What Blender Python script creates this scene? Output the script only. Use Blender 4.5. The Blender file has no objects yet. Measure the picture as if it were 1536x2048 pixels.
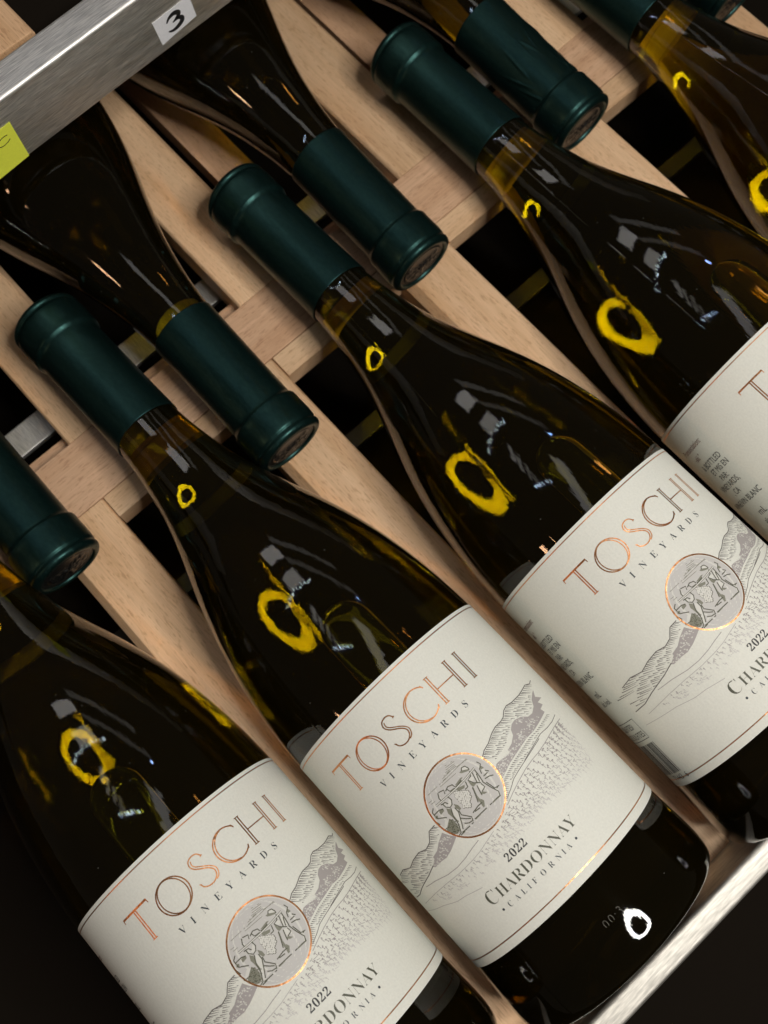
import bpy, bmesh, math, random
from math import sin, cos, pi, radians, sqrt, atan2
from mathutils import Vector, Matrix
sc = bpy.context.scene
MM = 0.001
# ------------------------------------------------------------------ camera
cam = bpy.data.objects.new("camera", bpy.data.cameras.new("camera"))
sc.collection.objects.link(cam); sc.camera = cam
RX = Vector((0.67394876, 0.73876987, 0.00348588))
RD = Vector((0.71505537, -0.65111438, -0.25445213))
RF = Vector((-0.18571186, 0.1739803, -0.96707909))
m = Matrix((RX, -RD, -RF)).transposed().to_4x4()
m.translation = Vector((225.05, -10.21, 364.78)) * MM
cam.matrix_world = m
cam.data.sensor_fit = 'VERTICAL'; cam.data.sensor_height = 36.0
cam.data.lens = 36.0 * 2011.5 / 2048.0
cam.data.clip_start = 0.01; cam.data.clip_end = 100
cam.data.dof.use_dof = True
cam.data.dof.focus_distance = 0.325
cam.data.dof.aperture_fstop = 16
# ------------------------------------------------------------------ world, exposure
w = bpy.data.worlds.new("World"); sc.world = w; w.use_nodes = True
w.node_tree.nodes["Background"].inputs[0].default_value = (1.0, 0.90, 0.76, 1)
w.node_tree.nodes["Background"].inputs[1].default_value = 0.036
sc.view_settings.view_transform = 'Standard'; sc.view_settings.look = 'None'
sc.view_settings.exposure = 0.0; sc.view_settings.gamma = 1.0
cy = sc.cycles
cy.max_bounces = 18; cy.transmission_bounces = 14; cy.glossy_bounces = 8; cy.diffuse_bounces = 4
cy.blur_glossy = 0.0; cy.sample_clamp_indirect = 12.0
cy.use_denoising = True
# ------------------------------------------------------------------ lamps of the shop
def area(name, loc, target, sx, sy, radiance, col, roll=0.0):
    L = bpy.data.lights.new(name, 'AREA'); L.shape = 'RECTANGLE'
    L.size = sx; L.size_y = sy; L.color = col
    L.energy = radiance * pi * sx * sy
    o = bpy.data.objects.new(name, L); sc.collection.objects.link(o)
    d = (Vector(target) - Vector(loc)).normalized()
    o.matrix_world = Matrix.Translation(loc) @ d.to_track_quat('-Z', 'Y').to_matrix().to_4x4() @ Matrix.Rotation(roll, 4, 'Z')
    return o
RING_C = Vector((0.475, 0.185, 0.700)); RING_T = Vector((0.24, 0.09, 0.0))
RING_R = 0.110; RING_W = 0.043; RING_N = 20; RING_L = 43.0
axis = (RING_T - RING_C).normalized()
ex = axis.cross(Vector((0, 0, 1))).normalized(); ey = axis.cross(ex).normalized()
for k in range(RING_N):
    a = 2 * pi * k / RING_N
    rad = cos(a) * ex + sin(a) * ey; tan = -sin(a) * ex + cos(a) * ey
    L = bpy.data.lights.new("ring_lamp", 'AREA'); L.shape = 'RECTANGLE'
    L.size = 2 * (RING_R + RING_W / 2) * math.tan(pi / RING_N) ; L.size_y = RING_W
    L.color = (1.0, 0.965, 0.91); L.energy = RING_L * pi * L.size * L.size_y
    o = bpy.data.objects.new("ring_lamp", L); sc.collection.objects.link(o)
    M3 = Matrix((tan, rad, tan.cross(rad))).transposed()
    if (M3 @ Vector((0, 0, -1))).dot(axis) < 0:
        M3 = Matrix((tan, -rad, tan.cross(-rad))).transposed()
    M4 = M3.to_4x4(); M4.translation = RING_C + RING_R * rad
    o.matrix_world = M4
# dim ceiling panels and small shop lights that show as reflections in the glass
T0 = (0.15, 0.1, 0)
for (x, y, sx, sy, rr) in [(-2.12, 0.12, .85, .27, 2.3), (-2.12, 1.45, 1.7, .16, .45), (-1.47, 0.02, .72, .20, 2.0), (-1.47, 1.1, 1.4, .12, .4),
                           (-0.98, -0.30, .34, .06, 1.5), (-0.86, -0.36, .34, .05, 1.2), (-0.74, -0.36, .30, .05, .9), (-0.62, -0.40, .26, .05, .7)]:
    area("ceiling_panel", (x, y, 2.03), T0, sx, sy, rr, (1, .96, .95))
for k in range(13):
    area("spot_lamp", (-1.33 + .012 * (k % 3), -1.05 + k * 0.135, 2.03), T0, .026, .03, 26, (.74, .87, 1.0))
for k in range(6):
    area("spot_lamp", (-0.60 + .02 * k, -0.62 + k * 0.11, 2.03), T0, .035, .03, 26, (.55, .7, 1.0))
area("ceiling_panel", (-0.30, 0.36, 2.03), T0, .95, .20, 1.3, (1, .97, .96), radians(70))
area("spot_lamp", (-0.16, -3.10, 2.0), T0, .45, .16, 24, (1.0, .55, .30))
area("spot_lamp", (-0.98, 1.53, 2.03), T0, .05, .05, 60, (.35, .5, 1.0))
area("spot_lamp", (-0.44, 2.05, 2.03), T0, .16, .10, 14, (1.0, .42, .08))
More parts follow.
